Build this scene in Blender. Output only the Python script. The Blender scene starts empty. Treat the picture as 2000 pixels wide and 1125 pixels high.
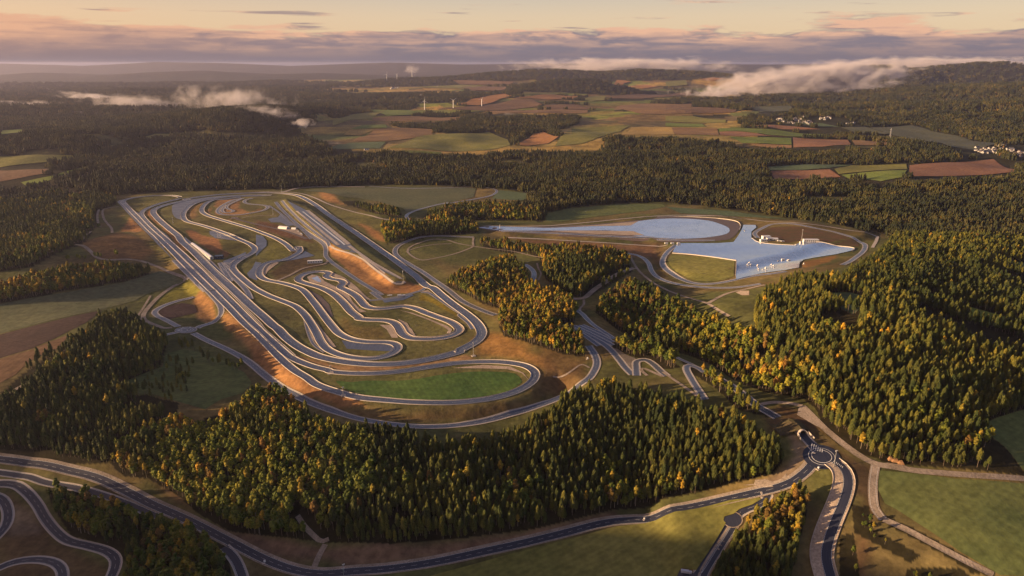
import bpy, bmesh, math, random
import numpy as np
from mathutils import Vector, Matrix
from mathutils.geometry import delaunay_2d_cdt
R = math.radians
random.seed(7); rng = np.random.default_rng(11)
sc = bpy.context.scene
# ------------------------------------------------------------------ camera
CAMZ = 400.0; PITCH = R(18.2); FPX = 1333.333
cam_d = bpy.data.cameras.new('camera'); cam = bpy.data.objects.new('camera', cam_d)
sc.collection.objects.link(cam); sc.camera = cam
cam.location = (0, 0, CAMZ); cam.rotation_euler = (math.pi/2 - PITCH, 0, 0)
cam_d.sensor_width = 36; cam_d.lens = 24; cam_d.clip_start = 1; cam_d.clip_end = 120000
# ------------------------------------------------------------------ light
SUN_EL = R(9.5); SUN_AZ = R(-97)            # azimuth from +Y towards +X: the sun is low on the left, slightly behind
sd = Vector((math.sin(SUN_AZ)*math.cos(SUN_EL), math.cos(SUN_AZ)*math.cos(SUN_EL), math.sin(SUN_EL)))
sun_d = bpy.data.lights.new('sun', 'SUN'); sun = bpy.data.objects.new('sun', sun_d); sc.collection.objects.link(sun)
sun_d.energy = 5.0; sun_d.angle = R(0.5); sun_d.color = (1.0, 0.66, 0.36)
sun.rotation_euler = sd.to_track_quat('Z', 'Y').to_euler(); sun.location = (-900, 200, 700)
world = bpy.data.worlds.new('World'); sc.world = world; world.use_nodes = True
def N(nt, typ, **kw):
    n = nt.nodes.new(typ)
    for k, v in kw.items():
        if k.startswith('i_'):
            key = k[2:]; key = int(key) if key.isdigit() else key.replace('_', ' ')
            n.inputs[key].default_value = v
        else: setattr(n, k, v)
    return n
def Lk(nt, a, b, o=0, i=0):
    nt.links.new(a.outputs[o] if not isinstance(a, bpy.types.NodeSocket) else a, b.inputs[i])
def ramp(nt, pts, interp='LINEAR'):
    r = nt.nodes.new('ShaderNodeValToRGB'); e = r.color_ramp.elements; r.color_ramp.interpolation = interp
    while len(e) > 1: e.remove(e[0])
    e[0].position = pts[0][0]; e[0].color = (*pts[0][1], 1) if len(pts[0][1]) == 3 else pts[0][1]
    for p, c in pts[1:]:
        q = e.new(p); q.color = (*c, 1)
    return r
def build_world():
    nt = world.node_tree; nt.nodes.clear()
    out = N(nt, 'ShaderNodeOutputWorld'); bg = N(nt, 'ShaderNodeBackground')
    sky = N(nt, 'ShaderNodeTexSky'); sky.sky_type = 'NISHITA'; sky.sun_disc = False
    sky.sun_elevation = SUN_EL; sky.sun_rotation = SUN_AZ
    sky.altitude = 900; sky.air_density = 1.0; sky.dust_density = 2.2; sky.ozone_density = 1.6
    tc = N(nt, 'ShaderNodeTexCoord'); sep = N(nt, 'ShaderNodeSeparateXYZ'); Lk(nt, tc, sep)
    def math_(op, a, b=None, c=None, clamp=False):
        m = N(nt, 'ShaderNodeMath', operation=op); m.use_clamp = clamp
        for k, v in enumerate((a, b, c)):
            if v is None: continue
            if isinstance(v, (int, float)): m.inputs[k].default_value = v
            else: nt.links.new(v, m.inputs[k])
        return m.outputs[0]
    def mapr(v, a, b, c=0.0, d=1.0, smooth=True):
        m = N(nt, 'ShaderNodeMapRange'); m.interpolation_type = 'SMOOTHSTEP' if smooth else 'LINEAR'
        nt.links.new(v, m.inputs[0])
        for k, x in zip((1, 2, 3, 4), (a, b, c, d)): m.inputs[k].default_value = x
        return m.outputs[0]
    def mix(f, a, b):
        m = N(nt, 'ShaderNodeMix', data_type='RGBA'); m.clamp_factor = True
        if isinstance(f, float): m.inputs[0].default_value = f
        else: nt.links.new(f, m.inputs[0])
        for k, v in ((6, a), (7, b)):
            if isinstance(v, tuple): m.inputs[k].default_value = (*v, 1)
            else: nt.links.new(v, m.inputs[k])
        return m.outputs[2]
    z = sep.outputs[2]
    # thin high veil: evens the sky out towards cream at the horizon, pale blue overhead, all round
    veil = ramp(nt, [(0.0, SKY['veil0']), (0.06, SKY['veil1']), (0.11, SKY['veil2']), (0.20, SKY['veil3']), (0.55, SKY['veil4'])])
    Lk(nt, mapr(z, 0.0, 1.0, smooth=False), veil)
    warm = mapr(math_('ADD', math_('MULTIPLY', sep.outputs[0], sd.x), math_('MULTIPLY', sep.outputs[1], sd.y)), -0.15, 0.95)
    veilc = mix(math_('MULTIPLY', warm, 0.55), veil.outputs[0], (9.5, 4.6, 1.9))
    base = mix(0.75, sky.outputs[0], veilc)
    # cloud deck: noise in azimuth / elevation, stretched along the horizon
    az = math_('ARCTAN2', sep.outputs[0], sep.outputs[1])
    def cl(sx, sy, scale, det, off, rough=0.55):
        cb = N(nt, 'ShaderNodeCombineXYZ')
        nt.links.new(math_('MULTIPLY', az, sx), cb.inputs[0]); nt.links.new(math_('MULTIPLY', z, sy), cb.inputs[1]); cb.inputs[2].default_value = off
        n = N(nt, 'ShaderNodeTexNoise'); n.inputs['Scale'].default_value = scale; n.inputs['Detail'].default_value = det
        n.inputs['Roughness'].default_value = rough; n.inputs['Distortion'].default_value = 0.3
        Lk(nt, cb, n); return n.outputs[0]
    n1 = cl(1.5, 15, 3.0, 8, 1.3); n2 = cl(4.2, 19, 3.0, 9, 7.7, 0.62); n3 = cl(1.0, 9, 2.2, 3, 4.1)
    top = math_('ADD', 0.041, math_('MULTIPLY', math_('SUBTRACT', n3, 0.5), 0.035))
    def blob(c, w, h_): return math_('MULTIPLY', mapr(math_('ABSOLUTE', math_('SUBTRACT', az, c)), w, 0.0), h_)
    top = math_('ADD', top, math_('ADD', blob(0.44, 0.16, 0.013), math_('ADD', blob(-0.45, 0.5, 0.006), blob(0.66, 0.12, 0.02))))
    nn = math_('ADD', n1, math_('MULTIPLY', math_('SUBTRACT', n2, 0.5), 0.9))
    # density falls from the horizon up to the ragged top of the deck
    edge = math_('ADD', math_('MULTIPLY', math_('SUBTRACT', top, z), 62.0), math_('MULTIPLY', math_('SUBTRACT', nn, 0.5), 3.6))
    deck = mapr(edge, -0.10, 0.50)
    streak_band = math_('MULTIPLY', mapr(z, 0.03, 0.045), mapr(z, 0.25, 0.12))
    streak = math_('MULTIPLY', mapr(cl(3.0, 60, 2.0, 7, 12.1, 0.5), 0.60, 0.70), math_('MULTIPLY', streak_band, 0.8))
    dens = math_('MAXIMUM', deck, streak)
    lit = mapr(math_('ADD', math_('MULTIPLY', n2, 0.6), math_('MULTIPLY', cl(3.2, 44, 3.0, 6, 21.0), 0.5)), 0.47, 0.68)
    lit = math_('MULTIPLY', math_('ADD', math_('MULTIPLY', lit, 0.55), math_('MULTIPLY', mapr(edge, 1.5, 0.1), mapr(n2, 0.40, 0.58))), mapr(z, 0.0, 0.022, 0.2, 1.0), clamp=True)
    cc = mix(lit, SKY['cloud_dark'], SKY['cloud_lit'])
    cc = mix(math_('MULTIPLY', warm, 0.6), cc, (6.5, 3.2, 1.7))
    low = mix(mapr(z, -0.008, 0.034), SKY['low'], cc)
    col = mix(dens, base, low)
    col = mix(mapr(z, -0.05, -0.012), SKY['low'], col)
    nt.links.new(col, bg.inputs[0]); bg.inputs[1].default_value = SKY['strength']
    Lk(nt, bg, out)
SKY = dict(strength=0.053, veil0=(8.6, 5.7, 3.3), veil1=(8.0, 5.9, 3.9), veil2=(5.4, 4.9, 4.4), veil3=(2.7, 3.4, 5.2), veil4=(0.8, 1.15, 2.2),
           cloud_dark=(2.3, 1.9, 2.2), cloud_lit=(7.2, 4.3, 2.9), low=(1.75, 1.5, 1.8))
build_world()
sc.view_settings.view_transform = 'Standard'; sc.view_settings.look = 'None'
sc.view_settings.exposure = 1.1; sc.view_settings.gamma = 1.0
sc.view_settings.use_curve_mapping = False
sc.render.engine = 'CYCLES'
cy = sc.cycles; cy.use_denoising = True; cy.max_bounces = 5; cy.diffuse_bounces = 2; cy.glossy_bounces = 2
cy.transmission_bounces = 2; cy.volume_bounces = 1; cy.transparent_max_bounces = 6
cy.use_adaptive_sampling = True; cy.adaptive_threshold = 0.02; cy.volume_step_rate = 1.0; cy.volume_max_steps = 96
try: cy.denoiser = 'OPENIMAGEDENOISE'
except Exception: pass

# ------------------------------------------------------------------ pixel helpers: the photograph's 2000x1125 pixels to points on the land
CROPS = dict(S=(0,0,1), A=(180,350,4.8925), B=(500,350,4.8925), C=(200,500,4.8925), D=(430,480,4.8925), E=(700,500,4.8925),
    F=(500,640,2.813), G=(750,380,3.948), H=(1200,400,3.571), I=(1080,600,4.8925), J=(1400,750,3.0), K=(1200,890,4.0),
    L=(0,850,2.857), M=(0,330,3.88), NN=(0,580,3.516), O=(1600,400,2.8125), Q=(650,0,2.813), RR=(1300,0,2.813), SS=(0,0,2.813),
    T=(330,370,7.407), U=(740,540,12.5), V=(920,400,4.1667), W=(500,390,8.66), X=(360,450,14.07), Y=(1440,440,10), Z=(1540,820,10.23), a=(220,380,11.25), b=(290,470,11.25), c=(380,540,11.25), d=(500,640,11.25), e=(440,470,11.25))
def px(crop, pts):
    ox, oy, s = CROPS[crop]; a = np.array(pts, float)
    return np.column_stack([ox + a[:, 0]/s, oy + a[:, 1]/s])
def rays(p):
    p = np.atleast_2d(np.asarray(p, float)); cx = (p[:, 0]-1000)/FPX; cyy = (562.5-p[:, 1])/FPX
    return np.column_stack([cx, math.cos(PITCH)+cyy*math.sin(PITCH), -math.sin(PITCH)+cyy*math.cos(PITCH)])
def flat(p, z=0.0):
    d = rays(p); t = (z-CAMZ)/d[:, 2]; return d[:, :2]*t[:, None]
def project(P):
    x, y, z = P[..., 0], P[..., 1], P[..., 2]-CAMZ
    dep = y*math.cos(PITCH) - z*math.sin(PITCH); up = y*math.sin(PITCH)+z*math.cos(PITCH)
    return 1000+FPX*x/dep, 562.5-FPX*up/dep, dep
def ss(a, b, x):
    t = np.clip((x-a)/(b-a), 0, 1); return t*t*(3-2*t)
def hash2(ix, iy, s):
    h = (ix.astype(np.int64)*374761393 + iy.astype(np.int64)*668265263 + s*1442695041) & 0xffffffff
    h = ((h ^ (h >> 13))*1274126177) & 0xffffffff
    return ((h ^ (h >> 16)) & 0xffff)/65535.0
def vn(x, y, s=0):
    xi = np.floor(x); yi = np.floor(y); fx = x-xi; fy = y-yi; fx = fx*fx*(3-2*fx); fy = fy*fy*(3-2*fy)
    a = hash2(xi, yi, s); b = hash2(xi+1, yi, s); c = hash2(xi, yi+1, s); d = hash2(xi+1, yi+1, s)
    return (a*(1-fx)+b*fx)*(1-fy)+(c*(1-fx)+d*fx)*fy - 0.5
def fbm(x, y, s, o=3):
    v = 0; a = 1.0
    for k in range(o): v = v + a*vn(x*2**k, y*2**k, s+k*17); a *= 0.5
    return v
def inside(poly, x, y):
    r = np.zeros(x.shape, bool); n = len(poly)
    lo = poly.min(0); hi = poly.max(0); m = (x >= lo[0])&(x <= hi[0])&(y >= lo[1])&(y <= hi[1])
    if not m.any(): return r
    xs = x[m]; ys = y[m]; q = np.zeros(xs.shape, bool)
    for i in range(n):
        x1, y1 = poly[i]; x2, y2 = poly[(i+1) % n]
        if y1 == y2: continue
        c = (y1 > ys) != (y2 > ys); q ^= c & (xs < (x2-x1)*(ys-y1)/(y2-y1)+x1)
    r[m] = q; return r
def segdist(poly, x, y, closed=True):
    d = np.full(x.shape, 1e12); n = len(poly)
    for i in range(n if closed else n-1):
        x1, y1 = poly[i]; x2, y2 = poly[(i+1) % n]; dx, dy = x2-x1, y2-y1; L2 = dx*dx+dy*dy
        if L2 == 0: continue
        t = np.clip(((x-x1)*dx+(y-y1)*dy)/L2, 0, 1)
        d = np.minimum(d, (x-x1-t*dx)**2+(y-y1-t*dy)**2)
    return np.sqrt(d)
def indepth(poly, x, y, reach, infl=0):
    """distance inside the polygon edge, 0 outside, at most reach"""
    lo = poly.min(0); hi = poly.max(0); out = np.zeros(x.shape)
    m = (x > lo[0])&(x < hi[0])&(y > lo[1])&(y < hi[1])
    if not m.any(): return out
    i = inside(poly, x[m], y[m]); v = np.zeros(i.shape)
    xi, yi = x[m][i], y[m][i]; d = np.full(xi.shape, reach, float); n = len(poly)
    for k in range(n):
        a = poly[k]; b = poly[(k+1) % n]
        mm = (xi > min(a[0], b[0])-reach)&(xi < max(a[0], b[0])+reach)&(yi > min(a[1], b[1])-reach)&(yi < max(a[1], b[1])+reach)
        if mm.any(): d[mm] = np.minimum(d[mm], segdist(np.array([a, b]), xi[mm], yi[mm], False))
    v[i] = d; out[m] = v; return out
# ------------------------------------------------------------------ the land
P_BANK = flat([(180,394),(228,394),(268,440),(303,479),(330,500),(376,547),(400,566),(431,598),(486,651),(527,690),(578,730),(607,750),(671,774),(767,787),(838,793),(909,792),
    (980,782),(1033,763),(1062,736),(1090,728),(1130,740),(1160,765),(1300,900),(1500,1300),(-900,1300),(-900,500)])
P_VALLEY = flat([(-900,850),(0,800),(150,780),(280,800),(420,770),(500,770),(560,790),(640,825),(780,848),(900,850),(1020,830),(1110,790),(1180,755),(1250,750),(1350,775),(1440,815),
    (1520,850),(1600,900),(1700,960),(1850,1010),(2300,1100),(2300,1800),(-900,1800)])
P_VALE = flat([(1150,585),(1190,570),(1300,600),(1400,620),(1470,650),(1500,720),(1580,800),(1480,800),(1400,780),(1300,720),(1210,690),(1150,650)])
P_BRAKE = np.vstack([flat(px('B', [(300,205),(470,285),(620,380),(860,575),(1080,740),(1250,860),(1430,975),(1420,995),(1330,1005),(1180,900),(1030,775),(850,705),(720,640),(600,520),(400,330),(290,220)]))])
P_PLAT = flat(np.vstack([px('V', [(20,180),(600,178),(1400,112),(1700,92),(2000,100)]), px('H', [(880,120),(1000,125),(1300,135),(1600,190),(1760,270),(1740,320),(1600,360),(1400,385),(1310,430),(1200,465),
    (1050,488),(900,520),(780,555),(620,562),(520,552),(430,520),(360,470),(322,420),(320,360),(370,300),(300,290)]), px('V', [(1400,300),(600,262),(300,262)])]))
GAUSS = []      # x, y, height, radius
def gz(p, h, r, r2=None, rot=0): q = flat([p])[0]; GAUSS.append((q[0], q[1], h, r, r2 or r, rot))
gz((235,490), 9, 75); gz((1080,655), 16, 95); gz((1000,560), 14, 90); gz((745,425), 7, 60); gz((1130,520), 12, 110)
gz((1700,700), 42, 260); gz((1620,600), 16, 150); gz((1900,560), 45, 400); gz((120,700), 26, 190); gz((1780,860), 18, 130)
gz((60,520), 30, 300); gz((620,640), -3, 50); gz((1560,455), 7, 60); gz((650,385), 6, 60); gz((1230,600), 10, 70)
gz((445,470), 4, 40); gz((700,900), 10, 90); gz((420,860), 16, 90); gz((1330,860), 14, 120)
GAUSS += [(-960, 330, 150, 210, 210, 0), (-1700, 150, 285, 330, 330, 0), (-2300, 300, 250, 500, 500, 0)]  # unseen hills added left of view to cast shadow over the foreground
RIDGES = []
def ridge(pts, dist, w, wy=None):
    P = []
    for (u, v) in pts:
        d = rays([(u, v)])[0]; k = dist/d[1]; P.append((d[0]*k, dist, CAMZ+d[2]*k))
    RIDGES.append((np.array(P), w, wy or w))
ridge([(-500,262),(0,250),(150,240),(320,228),(430,216),(500,214),(560,226),(640,262)], 4300, 620, 1000)
ridge([(-600,300),(0,262),(200,262),(330,300)], 3300, 500)
ridge([(1500,255),(1600,222),(1700,208),(1850,180),(2000,168),(2300,150)], 6600, 900, 1600)
ridge([(1690,232),(1750,212),(1900,206),(2000,203),(2400,190)], 5000, 520, 800)
ridge([(1810,262),(1870,246),(1930,232),(2000,226),(2400,216)], 4350, 330, 500)
ridge([(1640,150),(1690,137),(1730,130),(1766,131),(1800,142),(1851,137),(1900,128),(1940,124),(1975,123),(2010,130),(2300,135)], 10500, 1100, 2500)
ridge([(300,196),(460,180),(570,173),(650,168),(757,157),(863,154),(952,145),(1041,139),(1077,138),(1183,143),(1254,138),(1350,141),(1420,146),(1480,170)], 11500, 1300, 2500)
ridge([(930,186),(998,172),(1062,161),(1110,158),(1165,157),(1205,166),(1260,184)], 8600, 420, 800)
ridge([(-300,168),(0,172),(250,170),(420,160),(600,153),(760,150)], 21000, 1600, 4000)
ridge([(-300,129),(0,124),(160,129),(300,121),(420,123),(560,129),(760,122),(900,126),(1200,123),(1500,126),(2300,118)], 27000, 2500, 5000)
ridge([(-300,146),(-60,150),(60,142),(180,149),(290,141),(380,138),(500,146),(620,143),(760,150)], 17500, 1300, 2600)
ridge([(-500,196),(-100,190),(60,196),(200,206),(330,214),(420,222)], 7200, 520, 900)
ridge([(-500,178),(0,182),(150,177),(300,186),(430,192),(560,196)], 9400, 650, 1100)
ridge([(-500,160),(0,163),(200,158),(420,166),(560,162)], 14500, 900, 1600)
ridge([(1380,158),(1450,150),(1560,154),(1640,150),(1700,160)], 13500, 900, 1500)
ridge([(600,218),(700,196),(900,186),(1000,180)], 7600, 420, 700)
ridge([(1480,300),(1560,296),(1640,288),(1720,282),(1800,296)], 3350, 190, 260)
def height(x, y):
    r = np.hypot(x, y)
    rt = ss(0.25, 0.55, x/np.maximum(y, 1))
    h = 60*ss(2600, 6500, r) + (34*ss(2120, 2700, r)*(1-0.4*ss(3200, 5000, r)))*fbm(x/560, y/420, 3, 3)*1.3 + 42*(1+1.2*rt)*ss(3000, 5200, r)*fbm(x/1900, y/1300, 9, 4) + 26*rt*ss(3600, 4600, r)*fbm(x/500, y/700, 19, 3)
    h = h + 3.0*ss(500, 900, r)*fbm(x/140, y/140, 5)*(1-ss(1400, 2200, r)) *0.5 + 0.8*fbm(x/45, y/45, 6, 2)*ss(560, 640, r)*0.5
    for gx, gy, gh, gr, g2, rot in GAUSS:
        m = (np.abs(x-gx) < 3*gr)&(np.abs(y-gy) < 3*gr)
        if m.any(): h[m] += gh*np.exp(-((x[m]-gx)**2+(y[m]-gy)**2)/(gr*gr))
    d = indepth(P_BANK, x, y, 60); bb = 10*ss(1, 30, d)*(1-0.75*ss(1300, 1900, r)); h = h - bb
    d = indepth(P_VALLEY, x, y, 170); h = h - 36*ss(5, 165, d)
    d = indepth(P_VALE, x, y, 80); h = h - 16*ss(0, 75, d)
    d = indepth(P_BRAKE_OUT, x, y, 26); h = h + 8.5*ss(0, 22, d)
    d = indepth(P_PLAT_OUT, x, y, 40); h = h + 7.0*ss(0, 30, d)
    for P, w, w2 in RIDGES:
        yc = P[0, 1]; m = (np.abs(y-yc) < 3.2*max(w, w2))&(x > P[0, 0]-3*w)&(x < P[-1, 0]+3*w)
        if not m.any(): continue
        xm, ym = x[m], y[m]
        zc = np.interp(xm, P[:, 0], P[:, 2]); wig = w*0.55*fbm(xm/(w*1.6), ym*0, int(yc) % 97)
        dy = ym-yc-wig*0.6; g = np.where(dy < 0, np.exp(-(dy/w)**2), np.exp(-(dy/w2)**2))
        ex = np.maximum(0, np.maximum(P[0, 0]-xm, xm-P[-1, 0])); g = g*np.exp(-(ex/w)**2)
        zc = zc + 0.10*w*fbm(xm/(w*0.45), ym/(w*0.45), 31, 3)*(1-g)
        hm = h[m]; k = np.maximum(zc-hm, 0); h[m] = hm + k*g
    return h
def grow(poly, off):
    c = poly.mean(0); n = len(poly); out = []
    area = 0.5*np.sum(poly[:, 0]*np.roll(poly[:, 1], -1)-np.roll(poly[:, 0], -1)*poly[:, 1]); s = 1 if area > 0 else -1
    for i in range(n):
        a = poly[i-1]; b = poly[i]; d = poly[(i+1) % n]
        t = (b-a)/np.linalg.norm(b-a)+(d-b)/np.linalg.norm(d-b); t = t/(np.linalg.norm(t)+1e-9)
        out.append(b+off*s*np.array([t[1], -t[0]]))
    return np.array(out)
P_BRAKE_OUT = grow(P_BRAKE, 24); P_PLAT_OUT = grow(P_PLAT, 20)
# polar sheet round the camera's foot: fine near, coarse far
NR, NA = 760, 860; A0, A1 = R(-50), R(50); R0, R1 = 300.0, 60000.0
def rad_of(u):                       # u in 0..1
    a = 1/R0; b = 1/4200.0; u1 = 0.70
    r = np.where(u < u1, 1/(a+(b-a)*np.minimum(u, u1)/u1), 4200.0*(R1/4200.0)**np.maximum(0, (u-u1)/(1-u1)))
    return r
RS = np.concatenate([[5, 60, 120, 180, 240], rad_of(np.linspace(0, 1, NR))]); NR += 5
AS = np.concatenate([np.linspace(R(-92), A0, 90, endpoint=False), np.linspace(A0, A1, NA), np.linspace(A1, R(92), 40)[1:]]); NA = len(AS)
GX = RS[:, None]*np.sin(AS)[None, :]; GY = RS[:, None]*np.cos(AS)[None, :]
GZ = height(GX.ravel(), GY.ravel()).reshape(NR, NA)
def hz(x, y):
    x = np.asarray(x, float); y = np.asarray(y, float)
    r = np.hypot(x, y); a = np.arctan2(x, y)
    fr = np.clip(np.interp(r, RS, np.arange(NR)), 0, NR-1.001); fa = np.clip(np.interp(a, AS, np.arange(NA)), 0, NA-1.001)
    i = fr.astype(int); j = fa.astype(int); fr = fr-i; fa = fa-j
    return (GZ[i, j]*(1-fa)+GZ[i, j+1]*fa)*(1-fr)+(GZ[i+1, j]*(1-fa)+GZ[i+1, j+1]*fa)*fr
def land(p):
    """points on the land seen at these pixels"""
    d = rays(p); T = np.concatenate([np.linspace(420, 4200, 260), np.geomspace(4250, 55000, 260)])
    k = T[None, :]/np.hypot(d[:, 0], d[:, 1])[:, None]
    X = d[:, 0:1]*k; Y = d[:, 1:2]*k; Z = CAMZ+d[:, 2:3]*k
    below = Z < hz(X.ravel(), Y.ravel()).reshape(X.shape)
    idx = np.where(below.any(1), below.argmax(1), T.size-1); idx = np.maximum(idx, 1)
    rows = np.arange(len(d)); lo = k[rows, idx-1]; hi = k[rows, idx]
    for _ in range(14):
        mid = (lo+hi)/2; b = CAMZ+d[:, 2]*mid < hz(d[:, 0]*mid, d[:, 1]*mid)
        hi = np.where(b, mid, hi); lo = np.where(b, lo, mid)
    return np.column_stack([d[:, 0]*hi, d[:, 1]*hi])
# ------------------------------------------------------------------ materials
MATS = {}
def mat(name, fn):
    if name in MATS: return MATS[name]
    m = bpy.data.materials.new(name); m.use_nodes = True; nt = m.node_tree; nt.nodes.clear()
    out = N(nt, 'ShaderNodeOutputMaterial'); b = N(nt, 'ShaderNodeBsdfPrincipled'); Lk(nt, b, out)
    fn(nt, b); MATS[name] = m; return m
def noise(nt, scale, detail=4, rough=0.55, coord=None, dist=0.0):
    n = N(nt, 'ShaderNodeTexNoise'); n.inputs['Scale'].default_value = scale; n.inputs['Detail'].default_value = detail
    n.inputs['Roughness'].default_value = rough; n.inputs['Distortion'].default_value = dist
    if coord is None:
        g = N(nt, 'ShaderNodeNewGeometry'); coord = g.outputs['Position']
    nt.links.new(coord, n.inputs['Vector']); return n
def mixc(nt, f, a, b, blend='MIX'):
    m = N(nt, 'ShaderNodeMix', data_type='RGBA'); m.blend_type = blend; m.clamp_factor = True
    if isinstance(f, (int, float)): m.inputs[0].default_value = f
    else: nt.links.new(f, m.inputs[0])
    for k, v in ((6, a), (7, b)):
        if isinstance(v, tuple): m.inputs[k].default_value = (*v, 1)
        else: nt.links.new(v, m.inputs[k])
    return m.outputs[2]
def rmp(nt, v, a, b, c=0.0, d=1.0):
    m = N(nt, 'ShaderNodeMapRange'); nt.links.new(v, m.inputs[0]); m.interpolation_type = 'SMOOTHSTEP'
    for k, x in zip((1, 2, 3, 4), (a, b, c, d)): m.inputs[k].default_value = x
    return m.outputs[0]
def bump(nt, b, src, strength, dist):
    u = N(nt, 'ShaderNodeBump'); u.inputs['Strength'].default_value = strength; u.inputs['Distance'].default_value = dist
    nt.links.new(src, u.inputs['Height']); nt.links.new(u.outputs[0], b.inputs['Normal'])
def soil(name, c1, c2, scale=0.03, rough=0.95, stripes=0.0, ang=0.0, c3=None):
    def f(nt, b):
        n = noise(nt, scale, 6, 0.6); n2 = noise(nt, scale*11, 4, 0.6)
        col = mixc(nt, rmp(nt, n.outputs[0], 0.32, 0.68), c1, c2)
        if c3:
            n3 = noise(nt, scale*0.5, 5, 0.65); col = mixc(nt, rmp(nt, n3.outputs[0], 0.5, 0.7), col, c3)
        col = mixc(nt, 0.75, col, mixc(nt, rmp(nt, n2.outputs[0], 0.25, 0.75), (0.62, 0.62, 0.62), (1.3, 1.3, 1.3)), 'MULTIPLY')
        if stripes:
            g = N(nt, 'ShaderNodeNewGeometry'); mp = N(nt, 'ShaderNodeMapping'); mp.inputs['Rotation'].default_value = (0, 0, ang)
            nt.links.new(g.outputs['Position'], mp.inputs[0]); w = N(nt, 'ShaderNodeTexWave'); w.inputs['Scale'].default_value = stripes
            w.inputs['Distortion'].default_value = 4.0; w.inputs['Detail'].default_value = 3; w.inputs['Detail Scale'].default_value = 0.4
            nt.links.new(mp.outputs[0], w.inputs[0])
            col = mixc(nt, 0.22, col, mixc(nt, w.outputs['Fac'], (0.7, 0.7, 0.7), (1.25, 1.25, 1.25)), 'MULTIPLY')
        nt.links.new(col, b.inputs['Base Color']); b.inputs['Roughness'].default_value = rough
        b.inputs['Specular IOR Level'].default_value = 0.15
        bump(nt, b, n2.outputs[0], 0.5, 1.2)
    return mat(name, f)
def attr_ground(nt, b):
    a = N(nt, 'ShaderNodeAttribute', attribute_name='Col')
    n1 = noise(nt, 0.012, 6, 0.62); n2 = noise(nt, 0.11, 5, 0.65); n3 = noise(nt, 0.0016, 5, 0.6)
    col = mixc(nt, 0.9, a.outputs['Color'], mixc(nt, rmp(nt, n1.outputs[0], 0.3, 0.7), (0.62, 0.60, 0.66), (1.42, 1.35, 1.2)), 'MULTIPLY')
    col = mixc(nt, 0.8, col, mixc(nt, rmp(nt, n2.outputs[0], 0.25, 0.75), (0.6, 0.6, 0.6), (1.4, 1.4, 1.4)), 'MULTIPLY')
    col = mixc(nt, 0.4, col, mixc(nt, rmp(nt, n3.outputs[0], 0.35, 0.65), (0.8, 0.9, 0.9), (1.25, 1.05, 0.85)), 'MULTIPLY')
    nt.links.new(col, b.inputs['Base Color']); b.inputs['Roughness'].default_value = 1.0; b.inputs['Specular IOR Level'].default_value = 0.1
    bump(nt, b, n2.outputs[0], 0.6, 1.5)
M_GROUND = mat('ground_cover', attr_ground)
def road_mat(name, c1, c2, rough, lanes=0.5, spec=0.5):
    def f(nt, b):
        uv = N(nt, 'ShaderNodeUVMap'); mp = N(nt, 'ShaderNodeMapping'); mp.inputs['Scale'].default_value = (0.9, 0.012, 1)
        Lk(nt, uv, mp); n = noise(nt, 1.0, 4, 0.6, mp.outputs[0]); n2 = noise(nt, 0.05, 5, 0.6)
        col = mixc(nt, rmp(nt, n.outputs[0], 0.3, 0.7), c1, c2)
        col = mixc(nt, 0.5, col, mixc(nt, n2.outputs[0], (0.7, 0.7, 0.7), (1.3, 1.3, 1.3)), 'MULTIPLY')
        nt.links.new(col, b.inputs['Base Color']); b.inputs['Specular IOR Level'].default_value = spec
        nt.links.new(rmp(nt, n2.outputs[0], 0.3, 0.7, rough-0.07, rough+0.09), b.inputs['Roughness'])
    return mat(name, f)
M_ASPH = road_mat('asphalt', (0.055, 0.066, 0.100), (0.11, 0.122, 0.165), 0.34)
M_ASPH_D = road_mat('fresh_asphalt', (0.020, 0.024, 0.044), (0.034, 0.038, 0.060), 0.5)
M_ASPH_L = road_mat('worn_asphalt', (0.075, 0.083, 0.112), (0.125, 0.133, 0.165), 0.38)
M_ASPH_B = road_mat('brown_asphalt', (0.10, 0.075, 0.068), (0.14, 0.10, 0.09), 0.75)
M_CONC = road_mat('pale_concrete', (0.34, 0.29, 0.245), (0.58, 0.50, 0.42), 0.75, spec=0.3)
M_GRAV = soil('gravel_run_off', (0.40, 0.31, 0.23), (0.52, 0.41, 0.31), 0.04)
M_PATH = soil('gravel_path', (0.26, 0.21, 0.16), (0.38, 0.31, 0.25), 0.05)
M_LINE = mat('white_road_paint', lambda nt, b: (b.inputs['Base Color'].__setattr__('default_value', (0.72, 0.72, 0.70, 1)), b.inputs['Roughness'].__setattr__('default_value', 0.6)))
M_RAIL = road_mat('barrier_concrete', (0.46, 0.41, 0.36), (0.62, 0.56, 0.49), 0.6, spec=0.4)
M_PURPLE = soil('dark_tilled_earth', (0.060, 0.036, 0.034), (0.085, 0.052, 0.046), 0.03)
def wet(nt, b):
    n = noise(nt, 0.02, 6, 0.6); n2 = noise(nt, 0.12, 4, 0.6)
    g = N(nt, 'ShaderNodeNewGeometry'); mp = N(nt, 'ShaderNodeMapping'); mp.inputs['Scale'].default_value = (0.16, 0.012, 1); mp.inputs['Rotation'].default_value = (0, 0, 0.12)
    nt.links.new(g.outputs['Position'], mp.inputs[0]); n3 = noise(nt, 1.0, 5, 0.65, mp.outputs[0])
    col = mixc(nt, rmp(nt, n3.outputs[0], 0.35, 0.65), (0.15, 0.195, 0.31), (0.24, 0.29, 0.42))  # wet surface; part of the sky reflection is put into this blue base
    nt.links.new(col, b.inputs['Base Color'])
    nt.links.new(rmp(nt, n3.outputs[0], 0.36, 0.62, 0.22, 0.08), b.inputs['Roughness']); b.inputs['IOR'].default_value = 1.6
    b.inputs['Specular IOR Level'].default_value = 0.9; b.inputs['Coat Weight'].default_value = 1.0; b.inputs['Coat Roughness'].default_value = 0.06; b.inputs['Coat IOR'].default_value = 1.6
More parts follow.
